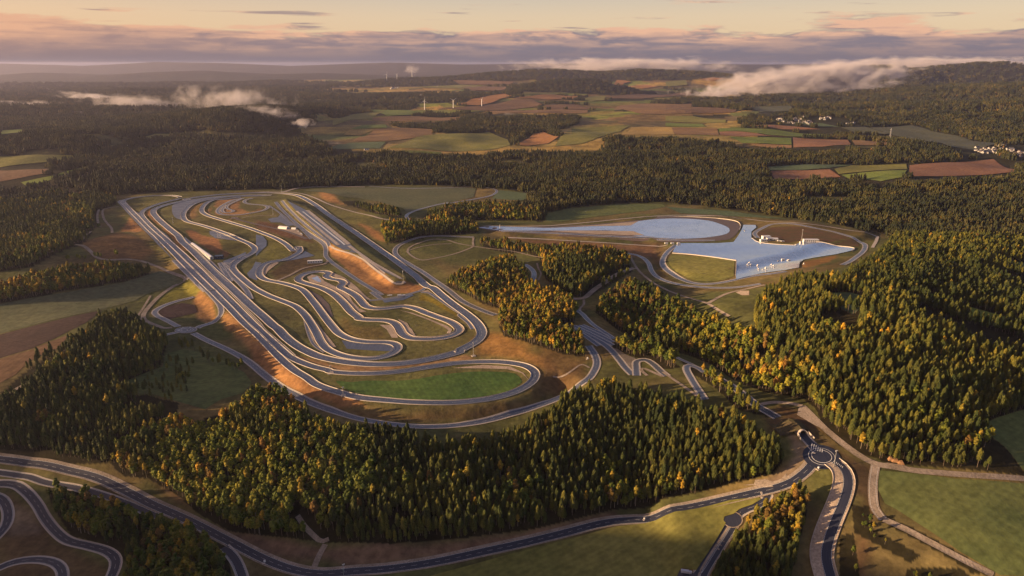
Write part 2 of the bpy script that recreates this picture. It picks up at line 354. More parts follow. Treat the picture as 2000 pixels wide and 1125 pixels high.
M_WET = mat('wet_polished_asphalt_sky_tint', wet)
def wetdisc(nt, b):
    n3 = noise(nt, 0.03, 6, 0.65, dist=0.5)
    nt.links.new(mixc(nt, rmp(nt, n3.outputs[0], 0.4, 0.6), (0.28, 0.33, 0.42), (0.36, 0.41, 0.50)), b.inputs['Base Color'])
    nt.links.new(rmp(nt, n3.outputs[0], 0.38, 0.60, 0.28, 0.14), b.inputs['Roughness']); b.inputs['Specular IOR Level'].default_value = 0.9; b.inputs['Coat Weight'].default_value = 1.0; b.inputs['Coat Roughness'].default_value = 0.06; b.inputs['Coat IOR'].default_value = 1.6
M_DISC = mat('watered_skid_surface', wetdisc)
def plain(name, c, rough=0.6, metal=0.0, scale=3.0, var=0.25):
    def f(nt, b):
        n = noise(nt, scale, 4, 0.6)
        lo = tuple(v*(1-var) for v in c); hi = tuple(min(1, v*(1+var)) for v in c)
        nt.links.new(mixc(nt, n.outputs[0], lo, hi), b.inputs['Base Color']); b.inputs['Roughness'].default_value = rough; b.inputs['Metallic'].default_value = metal
    return mat(name, f)
# ------------------------------------------------------------------ scene helpers
COL = sc.collection
def mesh_obj(name, verts, faces, m, parent=None, smooth=False, uvs=None, loc=None):
    me = bpy.data.meshes.new(name); me.from_pydata([tuple(v) for v in verts], [], [tuple(f) for f in faces])
    if uvs is not None:
        l = me.uv_layers.new(name='UVMap'); vi = np.empty(len(me.loops), int); me.loops.foreach_get('vertex_index', vi)
        l.data.foreach_set('uv', np.asarray(uvs, float)[vi].ravel())
    if m: me.materials.append(m)
    if smooth: me.polygons.foreach_set('use_smooth', [True]*len(me.polygons))
    me.update(); o = bpy.data.objects.new(name, me); COL.objects.link(o)
    if parent: o.parent = parent
    if loc is not None: o.location = loc
    return o
def struct(o): o['kind'] = 'structure'; return o
def thing(name, label, cat, loc=(0, 0, 0), rz=0.0, group=None):
    o = bpy.data.objects.new(name, None); COL.objects.link(o); o.location = loc; o.rotation_euler = (0, 0, rz); o.empty_display_size = 2
    o['label'] = label; o['category'] = cat
    if group: o['group'] = group
    return o
def catmull(P, step, closed=False):
    P = np.asarray(P, float); n = len(P); out = []
    if n < 3:
        L = np.linalg.norm(P[-1]-P[0]); k = max(2, int(L/step)+1); return P[0]+(P[-1]-P[0])*np.linspace(0, 1, k)[:, None]
    rngi = range(n if closed else n-1)
    for i in rngi:
        p1, p2 = P[i], P[(i+1) % n]; p0 = P[i-1] if (closed or i > 0) else 2*p1-p2; p3 = P[(i+2) % n] if (closed or i+2 < n) else 2*p2-p1
        # centripetal
        t0 = 0; t1 = t0+np.linalg.norm(p1-p0)**.5+1e-6; t2 = t1+np.linalg.norm(p2-p1)**.5+1e-6; t3 = t2+np.linalg.norm(p3-p2)**.5+1e-6
        dist = np.linalg.norm(p2-p1); st = step*max(1.0, np.linalg.norm(p1)/900.0); k = max(1, int(dist/st))
        t = (t1+(t2-t1)*np.arange(k)/k)[:, None]
        a1 = (t1-t)/(t1-t0)*p0+(t-t0)/(t1-t0)*p1; a2 = (t2-t)/(t2-t1)*p1+(t-t1)/(t2-t1)*p2; a3 = (t3-t)/(t3-t2)*p2+(t-t2)/(t3-t2)*p3
        b1 = (t2-t)/(t2-t0)*a1+(t-t0)/(t2-t0)*a2; b2 = (t3-t)/(t3-t1)*a2+(t-t1)/(t3-t1)*a3
        out.append((t2-t)/(t2-t1)*b1+(t-t1)/(t2-t1)*b2)
    out = np.vstack(out)
    return out if closed else np.vstack([out, P[-1:]])
RM_X0, RM_Y0, RM_S = -2800.0, 350.0, 2.5; RM = np.zeros((2300, 2240), bool)
def mark(x, y, r):
    k = int(math.ceil(r/RM_S)); i = ((y-RM_Y0)/RM_S).astype(int); j = ((x-RM_X0)/RM_S).astype(int)
    for a in range(-k, k+1):
        for b in range(-k, k+1):
            if a*a+b*b > (r/RM_S+0.5)**2: continue
            ii = i+a; jj = j+b; ok = (ii >= 0)&(ii < RM.shape[0])&(jj >= 0)&(jj < RM.shape[1]); RM[ii[ok], jj[ok]] = True
LIFT = [0]
def lift(x, y): r = np.hypot(x, y); return 0.22+0.5*(r/2000)**2
ROADS = []
def road(name, parts, w, sl=2.0, sr=2.0, m=None, ms=None, lines=True, closed=False, step=5.0, centre=False, clear=4.0, world=None, edge=0.22, smooth=1, rail=None):
    """asphalt ribbon w metres wide with a left and a right shoulder, laid on the land"""
    m = m or M_ASPH; ms = ms or M_CONC
    P = land(np.vstack([px(c, pts) for c, pts in parts])) if world is None else np.asarray(world, float)
    C = catmull(P, step, closed)
    for _ in range(smooth):                              # ease the hand-set corners
        if closed: C = (np.roll(C, 1, 0)+2*C+np.roll(C, -1, 0))/4
        else: C[1:-1] = (C[:-2]+2*C[1:-1]+C[2:])/4
    T = (np.roll(C, -1, 0)-np.roll(C, 1, 0)) if closed else np.gradient(C, axis=0)
    T /= np.linalg.norm(T, axis=1)[:, None]+1e-9; Nn = np.column_stack([-T[:, 1], T[:, 0]])      # left normal
    far = max(1.0, np.hypot(*C.mean(0))/1000.0); e = edge*min(far, 1.6)
    LIFT[0] = (LIFT[0]+1) % 12; dz = LIFT[0]*0.012
    cen = [w/2+sl, w/2, w/2-0.3-e, 0.0, -w/2+0.3+e, -w/2, -w/2-sr]
    cols = [C+Nn*o for o in cen]
    z = [hz(c[:, 0], c[:, 1])+lift(c[:, 0], c[:, 1])+dz for c in cols]
    zc = z[3]; z = [0.35*zz+0.65*np.maximum(zz, zc-0.35) for zz in z]
    s = np.concatenate([[0], np.cumsum(np.linalg.norm(np.diff(C, axis=0), axis=1))]); n = len(C)
    def strip(nm, idx, mt, up=0.0, par=None, alt=None):
        V = []; UV = []
        for k in idx: V.append(np.column_stack([cols[k], z[k]+up])); UV.append(np.column_stack([np.full(n, cen[k]), s]))
        V = np.vstack(V); UV = np.vstack(UV); F = []
        last = n if closed else n-1
        for q in range(len(idx)-1):
            a = q*n; b = (q+1)*n
            F += [(b+i, b+(i+1) % n, a+(i+1) % n, a+i) for i in range(last)]
        return mesh_obj(nm, V, F, mt, par, uvs=UV)
    main = struct(strip(name, [1, 2, 3, 4, 5], m))
    if sl > 0: strip('shoulder', [0, 1], ms, 0.0, main)
    if sr > 0: strip('shoulder', [5, 6], ms, 0.0, main)
    def line(o1, o2, dash=None):
        c1 = C+Nn*o1; c2 = C+Nn*o2
        f = (o1+w/2)/w; zz = np.interp(np.full(1, o1), cen[::-1], [0]*7)
        zl = []
        for o in (o1, o2):
            k = max(i for i in range(6) if cen[i] >= o-1e-9) if o <= cen[0] else 0; k = min(k, 5)
            t = (cen[k]-o)/(cen[k]-cen[k+1]); zl.append(z[k]*(1-t)+z[k+1]*t+0.05*far)
        V = np.vstack([np.column_stack([c1, zl[0]]), np.column_stack([c2, zl[1]])]); last = n if closed else n-1
        F = [(n+i, n+(i+1) % n, (i+1) % n, i) for i in range(last) if dash is None or (i//dash) % 2 == 0]
        return mesh_obj('lane_marking', V, F, M_LINE, main)
    if lines:
        line(w/2-0.3, w/2-0.3-e); line(-w/2+0.3+e, -w/2+0.3)
        if centre: line(e*.3, -e*.3, dash=1)
    if rail is None: rail = name in ('test_track', 'oval_track', 'handling_track') and w >= 9
    if rail:
        for o, k, sg in ((w/2+sl-0.35, 0, 1), (-w/2-sr+0.35, 6, -1)):
            a = C+Nn*o; b = C+Nn*(o-0.25*sg); hgt = 0.75; last = n if closed else n-1
            V = np.vstack([np.column_stack([a, z[k]-0.1]), np.column_stack([a, z[k]+hgt]), np.column_stack([b, z[k]+hgt]), np.column_stack([b, z[k]-0.1])]); F = []
            for q in range(3): F += [(q*n+i, q*n+(i+1) % n, (q+1)*n+(i+1) % n, (q+1)*n+i) for i in range(last)]
            mesh_obj('guard_rail', V, F, M_RAIL, main)
    mark(C[:, 0], C[:, 1], w/2+max(sl, sr)+clear)
    for o in (w/2+sl, -w/2-sr): q = C+Nn*o; mark(q[:, 0], q[:, 1], clear)
    ROADS.append((name, C)); return main
POLYS = []
def resample(P, step, closed=True):
    out = []; n = len(P)
    for i in range(n):
        a = P[i]; b = P[(i+1) % n]; st = step*max(1.0, np.linalg.norm(a)/1000.0); k = max(1, int(np.linalg.norm(b-a)/st))
        out.append(a+(b-a)*(np.arange(k)/k)[:, None])
    return np.vstack(out)
def sheet(name, parts, m, up=0.0, round_=False, step=9.0, noclear=False, world=None, uvlen=False, parent=None, border=None):
    """a surface draped over the land inside a traced outline"""
    P = land(np.vstack([px(c, pts) for c, pts in parts])) if world is None else np.asarray(world, float)
    if round_: P = catmull(P, step, True)
    else: P = resample(P, step)
    keep = [0]
    for i in range(1, len(P)):
        if np.linalg.norm(P[i]-P[keep[-1]]) > 0.4: keep.append(i)
    P = P[keep]; n = len(P)
    far = max(1.0, np.linalg.norm(P.mean(0))/1000.0); st = step*far*1.1
    lo = P.min(0); hi = P.max(0)
    while (hi[0]-lo[0])*(hi[1]-lo[1])/(st*st) > 22000: st *= 1.25
    gx, gy = np.meshgrid(np.arange(lo[0], hi[0], st), np.arange(lo[1], hi[1], st)); gx = gx.ravel(); gy = gy.ravel()
    ok = inside(P, gx, gy); gx, gy = gx[ok], gy[ok]
    if len(gx): ok = segdist(P, gx, gy) > st*0.45; gx, gy = gx[ok], gy[ok]
    pts = [Vector(p) for p in P]+[Vector(q) for q in zip(gx, gy)]
    vs, es, fs, *_ = delaunay_2d_cdt(pts, [(i, (i+1) % n) for i in range(n)], [list(range(n))], 1, 1e-4)
    V = np.array([(v.x, v.y) for v in vs]); z = hz(V[:, 0], V[:, 1])+lift(V[:, 0], V[:, 1])*0.8+up
    fs = [f if (V[f[1]]-V[f[0]])[0]*(V[f[2]]-V[f[0]])[1]-(V[f[1]]-V[f[0]])[1]*(V[f[2]]-V[f[0]])[0] > 0 else f[::-1] for f in fs]
    o = mesh_obj(name, np.column_stack([V, z]), fs, m, parent, smooth=True, uvs=V)
    if parent is None: struct(o)
    if not noclear: POLYS.append(P)
    return o
# ================================================================== land cover painted on the one ground sheet (own colours, plus sunlit orange on the earth banks)
C_GRASS = (0.10, 0.108, 0.040); C_DRY = (0.19, 0.145, 0.065); C_LIT_EARTH = (0.38, 0.20, 0.085); C_FLOOR = (0.030, 0.027, 0.014); C_LUSH = (0.10, 0.13, 0.03)
C_BROWN = (0.115, 0.062, 0.038); C_FAR = (0.034, 0.036, 0.020)
gx = GX.ravel(); gy = GY.ravel(); gr = np.hypot(gx, gy)
colr = np.empty((gx.size, 3)); colr[:] = C_GRASS
tt = ss(-0.15, 0.25, fbm(gx/120, gy/120, 41, 3))[:, None]; colr = colr*(1-tt)+np.array(C_DRY)*tt*0.8+colr*tt*0.2
FAR_EDGE = [(-900,400),(0,398),(190,383),(238,381),(330,374),(560,369),(700,361),(850,361),(985,369),(1040,379),(1010,397),(900,404),(830,418),(860,430),(1000,430),(1062,433),(1066,414),
    (1150,401),(1290,394),(1400,405),(1480,416),(1560,428),(1660,444),(1730,458),(1742,468),(2300,468)]
FAR_W = np.vstack([land(FAR_EDGE), [(60000, 2500), (60000, 60000), (-60000, 60000), (-60000, 2500)]])
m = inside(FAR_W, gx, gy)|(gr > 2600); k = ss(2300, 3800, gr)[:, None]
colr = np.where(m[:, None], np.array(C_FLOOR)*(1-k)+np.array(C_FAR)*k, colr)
WOODS = [land(p) for p in ([(757,242),(800,237),(855,239),(900,229),(1000,222),(1132,228),(1130,242),(1060,264),(1012,277),(985,282),(958,264),(860,260),(800,252)], [(560,207),(650,201),(780,197),(822,206),(800,215),(700,217),(600,223)],
    [(770,198),(870,187),(980,178),(1002,184),(900,197),(800,203)], [(1195,217),(1290,196),(1380,190),(1430,204),(1380,217),(1260,219)], [(1180,270),(1300,266),(1440,284),(1500,292),(1480,330),(1180,300)], [(900,210),(940,209),(940,215),(900,216)],
    [(1330,226),(1420,222),(1430,228),(1340,232)], [(826,221),(890,220),(880,226),(830,226)], [(1010,262),(1060,240),(1090,238),(1100,246),(1040,268)], [(640,224),(700,222),(705,228),(650,231)])]
def open_mask(x, y):
    """farmland on the high plain beyond the circuit, woods elsewhere"""
    a = x/np.maximum(y, 1); w = 0.10*fbm(x/900, y/900, 201, 2)
    core = ss(-0.36, -0.22, a+w)*(1-ss(0.30, 0.42, a+w))*ss(3050, 3500, y+350*fbm(x/600, y/600, 202, 2))
    g = fbm(x/900, y/380, 203, 3)+0.10
    hill = np.zeros(x.shape, bool)
    for P, w, w2 in RIDGES:
        yc = P[0, 1]
        if 5500 < yc < 13000: hill |= (np.abs(y-yc) < 1.5*min(w, 700))&(x > P[0, 0]-.3*w)&(x < P[-1, 0]+.3*w)
    for W in WOODS: hill |= inside(W, x, y)
    return (core > 0.5)&(g > -0.10)&~hill
def glade(x, y):
    """small openings and felled strips in the great woods"""
    return (fbm(x/330, y/190, 231, 3) > 0.40)|(fbm(x/700, y/120, 232, 2) > 0.50)
def patchwork(x, y):
    c, s_ = math.cos(0.35), math.sin(0.35); u = (x*c+y*s_)/760; v = (-x*s_+y*c)/300
    u = u+0.25*fbm(x/500, y/500, 210, 2); v = v+0.2*fbm(x/500, y/500, 211, 2)
    ui = np.floor(u); vi = np.floor(v+0.5*hash2(ui, ui*0, 5)); v = v+0*u; h = hash2(ui, vi, 212)
    pal = np.array([(0.13,0.17,0.04),(0.21,0.19,0.055),(0.21,0.145,0.065),(0.30,0.23,0.08),(0.12,0.15,0.05),(0.40,0.27,0.08),(0.15,0.12,0.06),(0.19,0.22,0.045)])
    return pal[np.minimum((h*8).astype(int), 7)]
om = (gr > 2900)&(gr < 16000); oi_ = np.where(om)[0]; oi_ = oi_[open_mask(gx[oi_], gy[oi_])]; colr[oi_] = patchwork(gx[oi_], gy[oi_])
gi_ = np.where((gr > 2000)&(gr < 9000)&m)[0]; gi_ = gi_[glade(gx[gi_], gy[gi_])]; colr[gi_] = colr[gi_]*0.25+0.75*np.array((0.11, 0.11, 0.045))
def paint(crop, pts, c, mixf=1.0, soft=0.0):
    P = land(px(crop, pts)); lo = P.min(0)-soft; hi = P.max(0)+soft
    b = (gx > lo[0])&(gx < hi[0])&(gy > lo[1])&(gy < hi[1]); idx = np.where(b)[0]; x = gx[idx]; y = gy[idx]
    wob = 6*fbm(x/25, y/25, 77, 2) if soft else 0
    i = inside(P, x, y); d = segdist(P, x, y)*np.where(i, 1, -1)+wob
    w = (ss(-soft, soft, d) if soft else i.astype(float))[:, None]*mixf
    colr[idx] = colr[idx]*(1-w)+np.array(c)*w
PAINT = [
 # whole circuit plateau: dry grass and earth
 ('S', [(228,394),(560,372),(760,430),(900,560),(1060,720),(1000,790),(700,790),(560,730),(400,566)], (0.145,0.145,0.055), 0.75, 12),
 # bare earth banks, their sunlit orange partly put into the colour
 ('F', [(0,60),(150,190),(330,330),(560,400),(600,430),(450,440),(330,370),(290,400),(160,320),(60,250),(0,190)], C_LIT_EARTH, .95, 5),
 ('C', [(930,330),(1060,440),(1090,520),(1080,600),(1000,640),(900,600),(870,430)], C_LIT_EARTH, .8, 5),
 ('C', [(1180,520),(1320,640),(1500,830),(1880,1125),(1560,1125),(1440,940),(1330,790),(1200,700),(1150,620)], C_LIT_EARTH, .9, 6),
 ('A', [(360,360),(480,480),(500,500),(270,500),(320,430)], C_LIT_EARTH, .9, 5),
 ('M', [(570,575),(900,480),(1060,530),(1170,630),(1060,690),(820,690),(740,670)], (0.24,0.135,0.06), .85, 12),
 ('B', [(660,590),(760,650),(880,700),(1010,750),(1130,830),(1340,1010),(1480,990),(1640,1040),(1500,1085),(1250,1100),(1080,1040),(950,930),(800,800),(700,720)], C_LIT_EARTH, .95, 4),
 ('B', [(990,425),(1080,450),(1180,510),(1250,600),(1180,590),(1080,520)], C_LIT_EARTH, .9, 8),
 ('B', [(590,100),(720,140),(860,250),(760,230),(640,190)], C_LIT_EARTH, .8, 10),
 ('A', [(500,320),(560,280),(590,330),(640,410),(900,680),(860,680),(640,440),(560,380)], C_LIT_EARTH, .8, 3),
 ('X', [(60,0),(230,0),(420,100),(680,180),(960,250),(1000,330),(1050,560),(900,650),(600,480),(350,320),(120,150)], (0.34,0.17,0.08), .9, 4),
 ('X', [(1000,520),(1100,560),(1250,610),(1230,700),(1130,760),(1060,650)], (0.34,0.17,0.08), .8, 3),
 ('T', [(690,160),(900,130),(1040,140),(1000,260),(1180,340),(1340,260),(1350,300),(1100,370),(700,370),(660,320),(740,240),(600,260),(540,330),(560,370),(720,420),(900,440),(900,480),(560,390)], (0.34,0.19,0.09), .85, 4),
 ('T', [(300,260),(450,200),(520,190),(430,260),(400,350),(420,400),(300,430),(250,380)], (0.25,0.16,0.07), .9, 5),
 ('D', [(700,20),(1000,180),(540,350),(460,250),(600,180)], (0.10,0.062,0.04), .8, 8),
 ('B', [(0,390),(200,430),(460,530),(540,600),(300,560),(0,470)], (0.15,0.075,0.05), .85, 8),
 ('D', [(1180,690),(1300,770),(1560,780),(1650,890),(1300,900),(1150,820)], (0.20,0.14,0.05), .7, 12),
 ('F', [(210,150),(420,200),(700,215),(1000,180),(1150,150),(1200,175),(1000,195),(700,235),(420,235),(230,175)], (0.36,0.22,0.11), .9, 4),
 ('F', [(1200,60),(1290,30),(1400,40),(1500,120),(1600,180),(1650,230),(1560,220),(1440,170),(1200,150)], (0.30,0.17,0.06), .9, 14),
 ('F', [(300,420),(480,440),(800,470),(1150,460),(1500,400),(1560,260),(1700,250),(1830,150),(1700,330),(1500,440),(1200,510),(850,520),(560,490)], (0.14,0.088,0.045), .85, 14),
 ('S', [(1050,665),(1130,700),(1160,745),(1090,780),(1060,720)], (0.16,0.10,0.05), .7, 12),
 # grass
 ('W', [(150,640),(300,660),(600,800),(640,860),(540,960),(300,1020),(90,1000),(200,870),(230,720)], (0.15,0.15,0.04), .8, 5),
 ('X', [(1010,280),(1300,300),(1600,370),(1660,470),(1500,620),(1300,690),(1200,540),(1050,500)], (0.10,0.10,0.035), .85, 5),
 ('T', [(200,480),(420,520),(520,560),(560,680),(400,600)], (0.17,0.16,0.04), .8, 4),
 ('C', [(830,240),(940,320),(900,360),(700,420),(540,480),(470,500),(560,400),(700,290)], (0.20,0.19,0.035), .9, 4),
 ('U', [(1050,420),(1300,520),(2000,960),(1900,1000),(1350,680),(1000,560)], (0.24,0.19,0.03), .9, 2),
 ('D', [(0,0),(0,0),(1,1)], C_GRASS, 0, 0),
 ('F', [(230,40),(380,110),(560,170),(500,60),(380,20),(300,0)], (0.085,0.085,0.038), .8, 6),
 ('H', [(120,240),(340,260),(360,300),(330,345),(320,420),(250,380),(120,330)], (0.12,0.075,0.04), .8, 8),
 ('H', [(270,400),(330,440),(420,530),(600,580),(760,575),(900,560),(1150,520),(1400,440),(1700,350),(1800,330),(1500,460),(1150,550),(850,600),(500,590),(300,510)], (0.13,0.095,0.04), .85, 8),
 ('H', [(1310,400),(1560,350),(1500,400),(1330,440),(1300,430)], (0.26,0.14,0.05), .9, 5),
 ('H', [(880,90),(1350,125),(1820,215),(1800,260),(1500,180),(1200,125),(900,120)], (0.15,0.12,0.04), .8, 8),
 ('V', [(300,265),(1500,330),(1500,416),(800,416),(640,340)], (0.20,0.11,0.06), .85, 6),
 ('S', [(1490,800),(1560,830),(1700,900),(1690,960),(1660,1125),(1690,1125),(1720,960),(1700,900),(1560,800),(1520,790)], C_BROWN, .7, 8),
 ('J', [(260,190),(470,190),(560,250),(700,380),(900,480),(900,650),(780,680),(800,560),(700,400),(520,300),(300,270)], (0.085,0.058,0.038), .9, 8),
 ('S', [(300,935),(360,930),(395,1000),(340,985)], (0.17,0.11,0.07), .8, 8),
 ('S', [(420,1030),(640,1066),(900,1058),(1200,1000),(1200,1022),(900,1090),(700,1105),(520,1085)], (0.20,0.125,0.09), .85, 8),
 ('S', [(0,955),(30,960),(75,1000),(110,1060),(220,1110),(240,1200),(0,1200)], (0.12,0.078,0.045), .8, 8),
 ('S', [(25,985),(70,1000),(75,1040),(20,1045)], (0.24,0.19,0.14), .6, 8),
 ('J', [(400,100+180),(470,300),(540,380),(530,450),(430,560),(330,600),(260,600),(380,500),(470,420)], (0.24,0.19,0.145), .8, 4),
 ('S', [(0,0),(0,0),(1,1)], C_GRASS, 0, 0),
]
for c, pts, colv, mf, so in PAINT:
    if mf > 0: paint(c, pts, colv, mf, so)
# ================================================================== forests
def WL(crop, pts): return land(px(crop, pts))
FORESTS = [   # outline of the trunks' feet, spacing, share of broadleaf, share of autumn colour in it
 (WL('S', [(284,845),(352,832),(430,808),(490,782),(545,776),(590,808),(650,843),(760,852),(850,885),(900,880),(970,865),(1050,826),(1120,786),(1200,764),(1260,780),(1360,805),(1450,835),(1510,870),(1530,900),
   (1510,925),(1430,945),(1350,965),(1200,995),(1050,1032),(900,1052),(760,1062),(640,1060),(560,1050),(450,1038),(390,1005),(340,962),(290,935),(240,930),(215,905),(230,870)]), 6.6, None, 0.16),
 (WL('S', [(-200,880),(0,770),(35,737),(75,707),(120,687),(150,652),(205,624),(245,617),(270,634),(300,657),(325,677),(315,712),(290,727),(225,754),(235,770),(290,772),(350,787),(345,812),(290,832),(225,870),
   (210,905),(120,907),(60,895),(-200,885)]), 6.4, 0.12, 0.15),
 (WL('S', [(-300,590),(0,573),(60,548),(130,533),(200,526),(260,528),(305,535),(235,552),(130,569),(0,592),(-300,620)]), 7.0, 0.65, 0.3),
 (WL('S', [(-900,400),(0,393),(100,375),(200,383),(232,396),(192,412),(186,440),(170,470),(150,480),(100,500),(60,522),(0,532),(-900,560)]), 9.0, 0.35, 0.15),
 (WL('S', [(668,392),(700,393),(760,406),(786,416),(780,426),(740,418),(700,406),(672,399)]), 7.5, 0.5, 0.2),
 (WL('S', [(745,442),(800,437),(880,436),(930,440),(936,456),(860,459),(800,470),(756,477),(748,462)]), 7.5, 0.6, 0.25),
 (WL('S', [(830,423),(880,407),(960,406),(1050,418),(1062,431),(1000,430),(900,426),(872,432)]), 8, 0.5, 0.25),
 (WL('S', [(862,557),(900,546),(960,520),(1000,514),(1030,540),(1036,560),(1060,575),(1100,582),(1125,604),(1120,640),(1140,680),(1142,697),(1100,692),(1040,672),(985,657),(975,640),(975,602),(940,592),(905,572)]), 6.6, 0.65, 0.42),
 (WL('S', [(1010,483),(1080,490),(1150,492),(1222,502),(1236,530),(1200,552),(1150,580),(1110,578),(1065,545),(1058,510),(1040,498)]), 7.2, 0.55, 0.45),
 (WL('S', [(935,476),(1000,480),(1035,492),(1000,496),(940,482)]), 9, 0.7, 0.5),
 (WL('S', [(1180,585),(1232,560),(1300,585),(1330,600),(1400,640),(1480,668),(1560,705),(1600,760),(1625,825),(1570,780),(1490,765),(1450,750),(1390,712),(1330,690),(1250,668),(1200,640),(1160,610)]), 9.0, 0.75, 0.20),
 (WL('S', [(1200,668),(1250,678),(1310,702),(1330,718),(1300,722),(1240,697),(1195,682)]), 7.5, 0.7, 0.15),
 (WL('S', [(1330,705),(1400,730),(1480,790),(1500,815),(1440,800),(1400,760),(1340,722)]), 8.0, 0.6, 0.12),
 (WL('S', [(1480,592),(1495,575),(1560,548),(1640,548),(1700,512),(1722,492),(1745,468),(2400,468),(2600,1000),(2000,930),(1900,918),(1750,908),(1700,893),(1640,870),(1615,850),(1590,790),(1540,712),(1480,665),(1472,640)]), 7.2, 0.07, 0.08),
 (WL('S', [(90,957),(140,957),(200,967),(300,1012),(380,1037),(440,1067),(448,1100),(465,1180),(235,1180),(250,1100),(200,1062),(140,1047),(110,1002)]), 6.8, 0.7, 0.3),
 (WL('S', [(1480,1012),(1520,977),(1572,967),(1577,1000),(1560,1060),(1530,1180),(1380,1180),(1400,1100),(1430,1062),(1460,1032)]), 6.4, 0.45, 0.5),
 (WL('S', [(1663,985),(1697,990),(1705,1035),(1760,1062),(1800,1085),(1780,1100),(1720,1068),(1668,1040)]), 7.0, 1.0, 0.4),
 (WL('S', [(1727,1006),(1790,1034),(1880,1084),(1945,1125),(1900,1120),(1800,1060),(1735,1026)]), 6.5, 1.0, 0.3),
 (WL('S', [(1640,1045),(1668,1042),(1680,1130),(1640,1180)]), 8.0, 1.0, 0.2),
 (WL('S', [(1770,1110),(1880,1110),(1940,1180),(1760,1180)]), 8.5, 1.0, 0.4),
]
HOLES = [WL('O', p) for p in ([(540,478),(590,478),(750,540),(1125,642),(1300,690),(1300,745),(1125,690),(980,672),(830,628),(800,590),(700,560),(560,528)],
   [(20,495),(130,480),(228,498),(230,560),(180,600),(130,575),(100,550),(20,545)], [(925,292),(1000,300),(1300,350),(1300,410),(1125,378),(980,318)],
   [(1090,980),(1300,930),(1700,900),(1700,1600),(1125,1350),(1050,1180),(960,1130),(900,1090),(990,1040)])]
VILLAGES = [WL('S', p) for p in ([(1505,228),(1600,226),(1680,236),(1680,247),(1600,250),(1520,246)], [(1885,280),(2060,280),(2060,318),(1960,312),(1880,303)])]
HOLES[3] = WL('J', [(1560,235),(1640,200),(1800,150),(2400,100),(2400,600),(1830,545),(1790,500),(1740,430),(1690,370),(1600,300)])
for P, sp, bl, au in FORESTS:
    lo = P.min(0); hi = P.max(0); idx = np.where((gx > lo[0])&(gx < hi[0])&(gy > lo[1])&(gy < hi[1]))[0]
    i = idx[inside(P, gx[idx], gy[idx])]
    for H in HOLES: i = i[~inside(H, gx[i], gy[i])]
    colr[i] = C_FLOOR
# ------------------------------------------------------------------ ground sheet
def build_ground():
    V = np.column_stack([gx, gy, GZ.ravel()]).astype(np.float32); nv = len(V)
    i, j = np.meshgrid(np.arange(NR-1), np.arange(NA-1), indexing='ij'); a = (i*NA+j).ravel()
    F = np.column_stack([a, a+1, a+NA+1, a+NA]).astype(np.int32)[:, ::-1]; nf = len(F)
    me = bpy.data.meshes.new('ground'); me.vertices.add(nv); me.vertices.foreach_set('co', V.ravel())
    me.loops.add(nf*4); me.loops.foreach_set('vertex_index', np.ascontiguousarray(F).ravel())
    me.polygons.add(nf); me.polygons.foreach_set('loop_start', np.arange(0, nf*4, 4, dtype=np.int32)); me.polygons.foreach_set('loop_total', np.full(nf, 4, np.int32))
    me.update(calc_edges=True); me.polygons.foreach_set('use_smooth', np.ones(nf, bool))
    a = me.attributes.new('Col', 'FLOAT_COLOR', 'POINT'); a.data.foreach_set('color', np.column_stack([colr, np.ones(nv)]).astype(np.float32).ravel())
    me.materials.append(M_GROUND); o = bpy.data.objects.new('ground', me); COL.objects.link(o); struct(o)
build_ground()
# ================================================================== fields
FC = dict(green=((0.13,0.18,0.035),(0.19,0.23,0.05)), olive=((0.17,0.17,0.045),(0.24,0.22,0.06)), teal=((0.09,0.13,0.065),(0.12,0.16,0.075)), red=((0.21,0.125,0.06),(0.27,0.165,0.075)),
   brown=((0.15,0.09,0.05),(0.20,0.12,0.065)), gold=((0.36,0.24,0.075),(0.44,0.30,0.10)), orange=((0.34,0.16,0.06),(0.42,0.21,0.08)), dark=((0.055,0.034,0.030),(0.08,0.05,0.042)),
   lush=((0.065,0.125,0.030),(0.115,0.185,0.042)), dusk=((0.10,0.115,0.06),(0.135,0.14,0.07)), meadow=((0.10,0.13,0.045),(0.15,0.17,0.055)), earth=((0.24,0.12,0.07),(0.30,0.16,0.09)), grey=((0.09,0.10,0.065),(0.12,0.125,0.08)))
FM = {k: soil(k+'_field_cover', a, b, 0.010, stripes=0.05, ang=0.3+0.7*i) for i, (k, (a, b)) in enumerate(FC.items())}
FIELDS = []
def field(kind, crop, pts, **kw):
    FIELDS.append(WL(crop, pts)); return sheet('field', [(crop, pts)], FM[kind], **kw)
field('dusk', 'S', [(-300,640),(0,594),(130,571),(240,552),(312,530),(338,537),(360,549),(330,560),(285,575),(262,588),(200,604),(100,626),(0,652),(-300,720)])
field('dark', 'S', [(-300,724),(0,654),(100,628),(200,606),(165,632),(110,660),(60,682),(0,700),(-300,790)])
field('brown', 'S', [(-300,794),(0,702),(60,684),(112,662),(140,652),(110,682),(60,704),(30,732),(0,748),(-300,860)])
field('meadow', 'S', [(325,690),(360,682),(400,690),(440,706),(478,728),(492,748),(474,768),(432,780),(400,800),(352,786),(300,770),(236,766),(228,752),(280,730),(318,716)], noclear=False)
field('lush', 'F', [(440,292),(520,300),(600,292),(780,292),(900,280),(1000,262),(1150,245),(1330,243),(1420,252),(1450,275),(1460,300),(1430,325),(1380,350),(1250,378),(1050,398),(850,394),(700,382),(580,365),(490,335)], round_=True)
field('meadow', 'J', [(948,506),(1100,520),(1400,556),(1830,588),(2300,640),(2300,1300),(1800,1125),(1660,1120),(1420,980),(1230,850),(1060,740),(985,700),(945,620)])
field('olive', 'K', [(-1500,960),(-800,770),(0,560),(400,470),(900,352),(1120,326),(1145,345),(1080,385),(980,420),(930,460),(860,480),(850,510),(870,530),(640,900),(520,880),(480,960),(440,1300),(-1500,1300)], up=0.7)
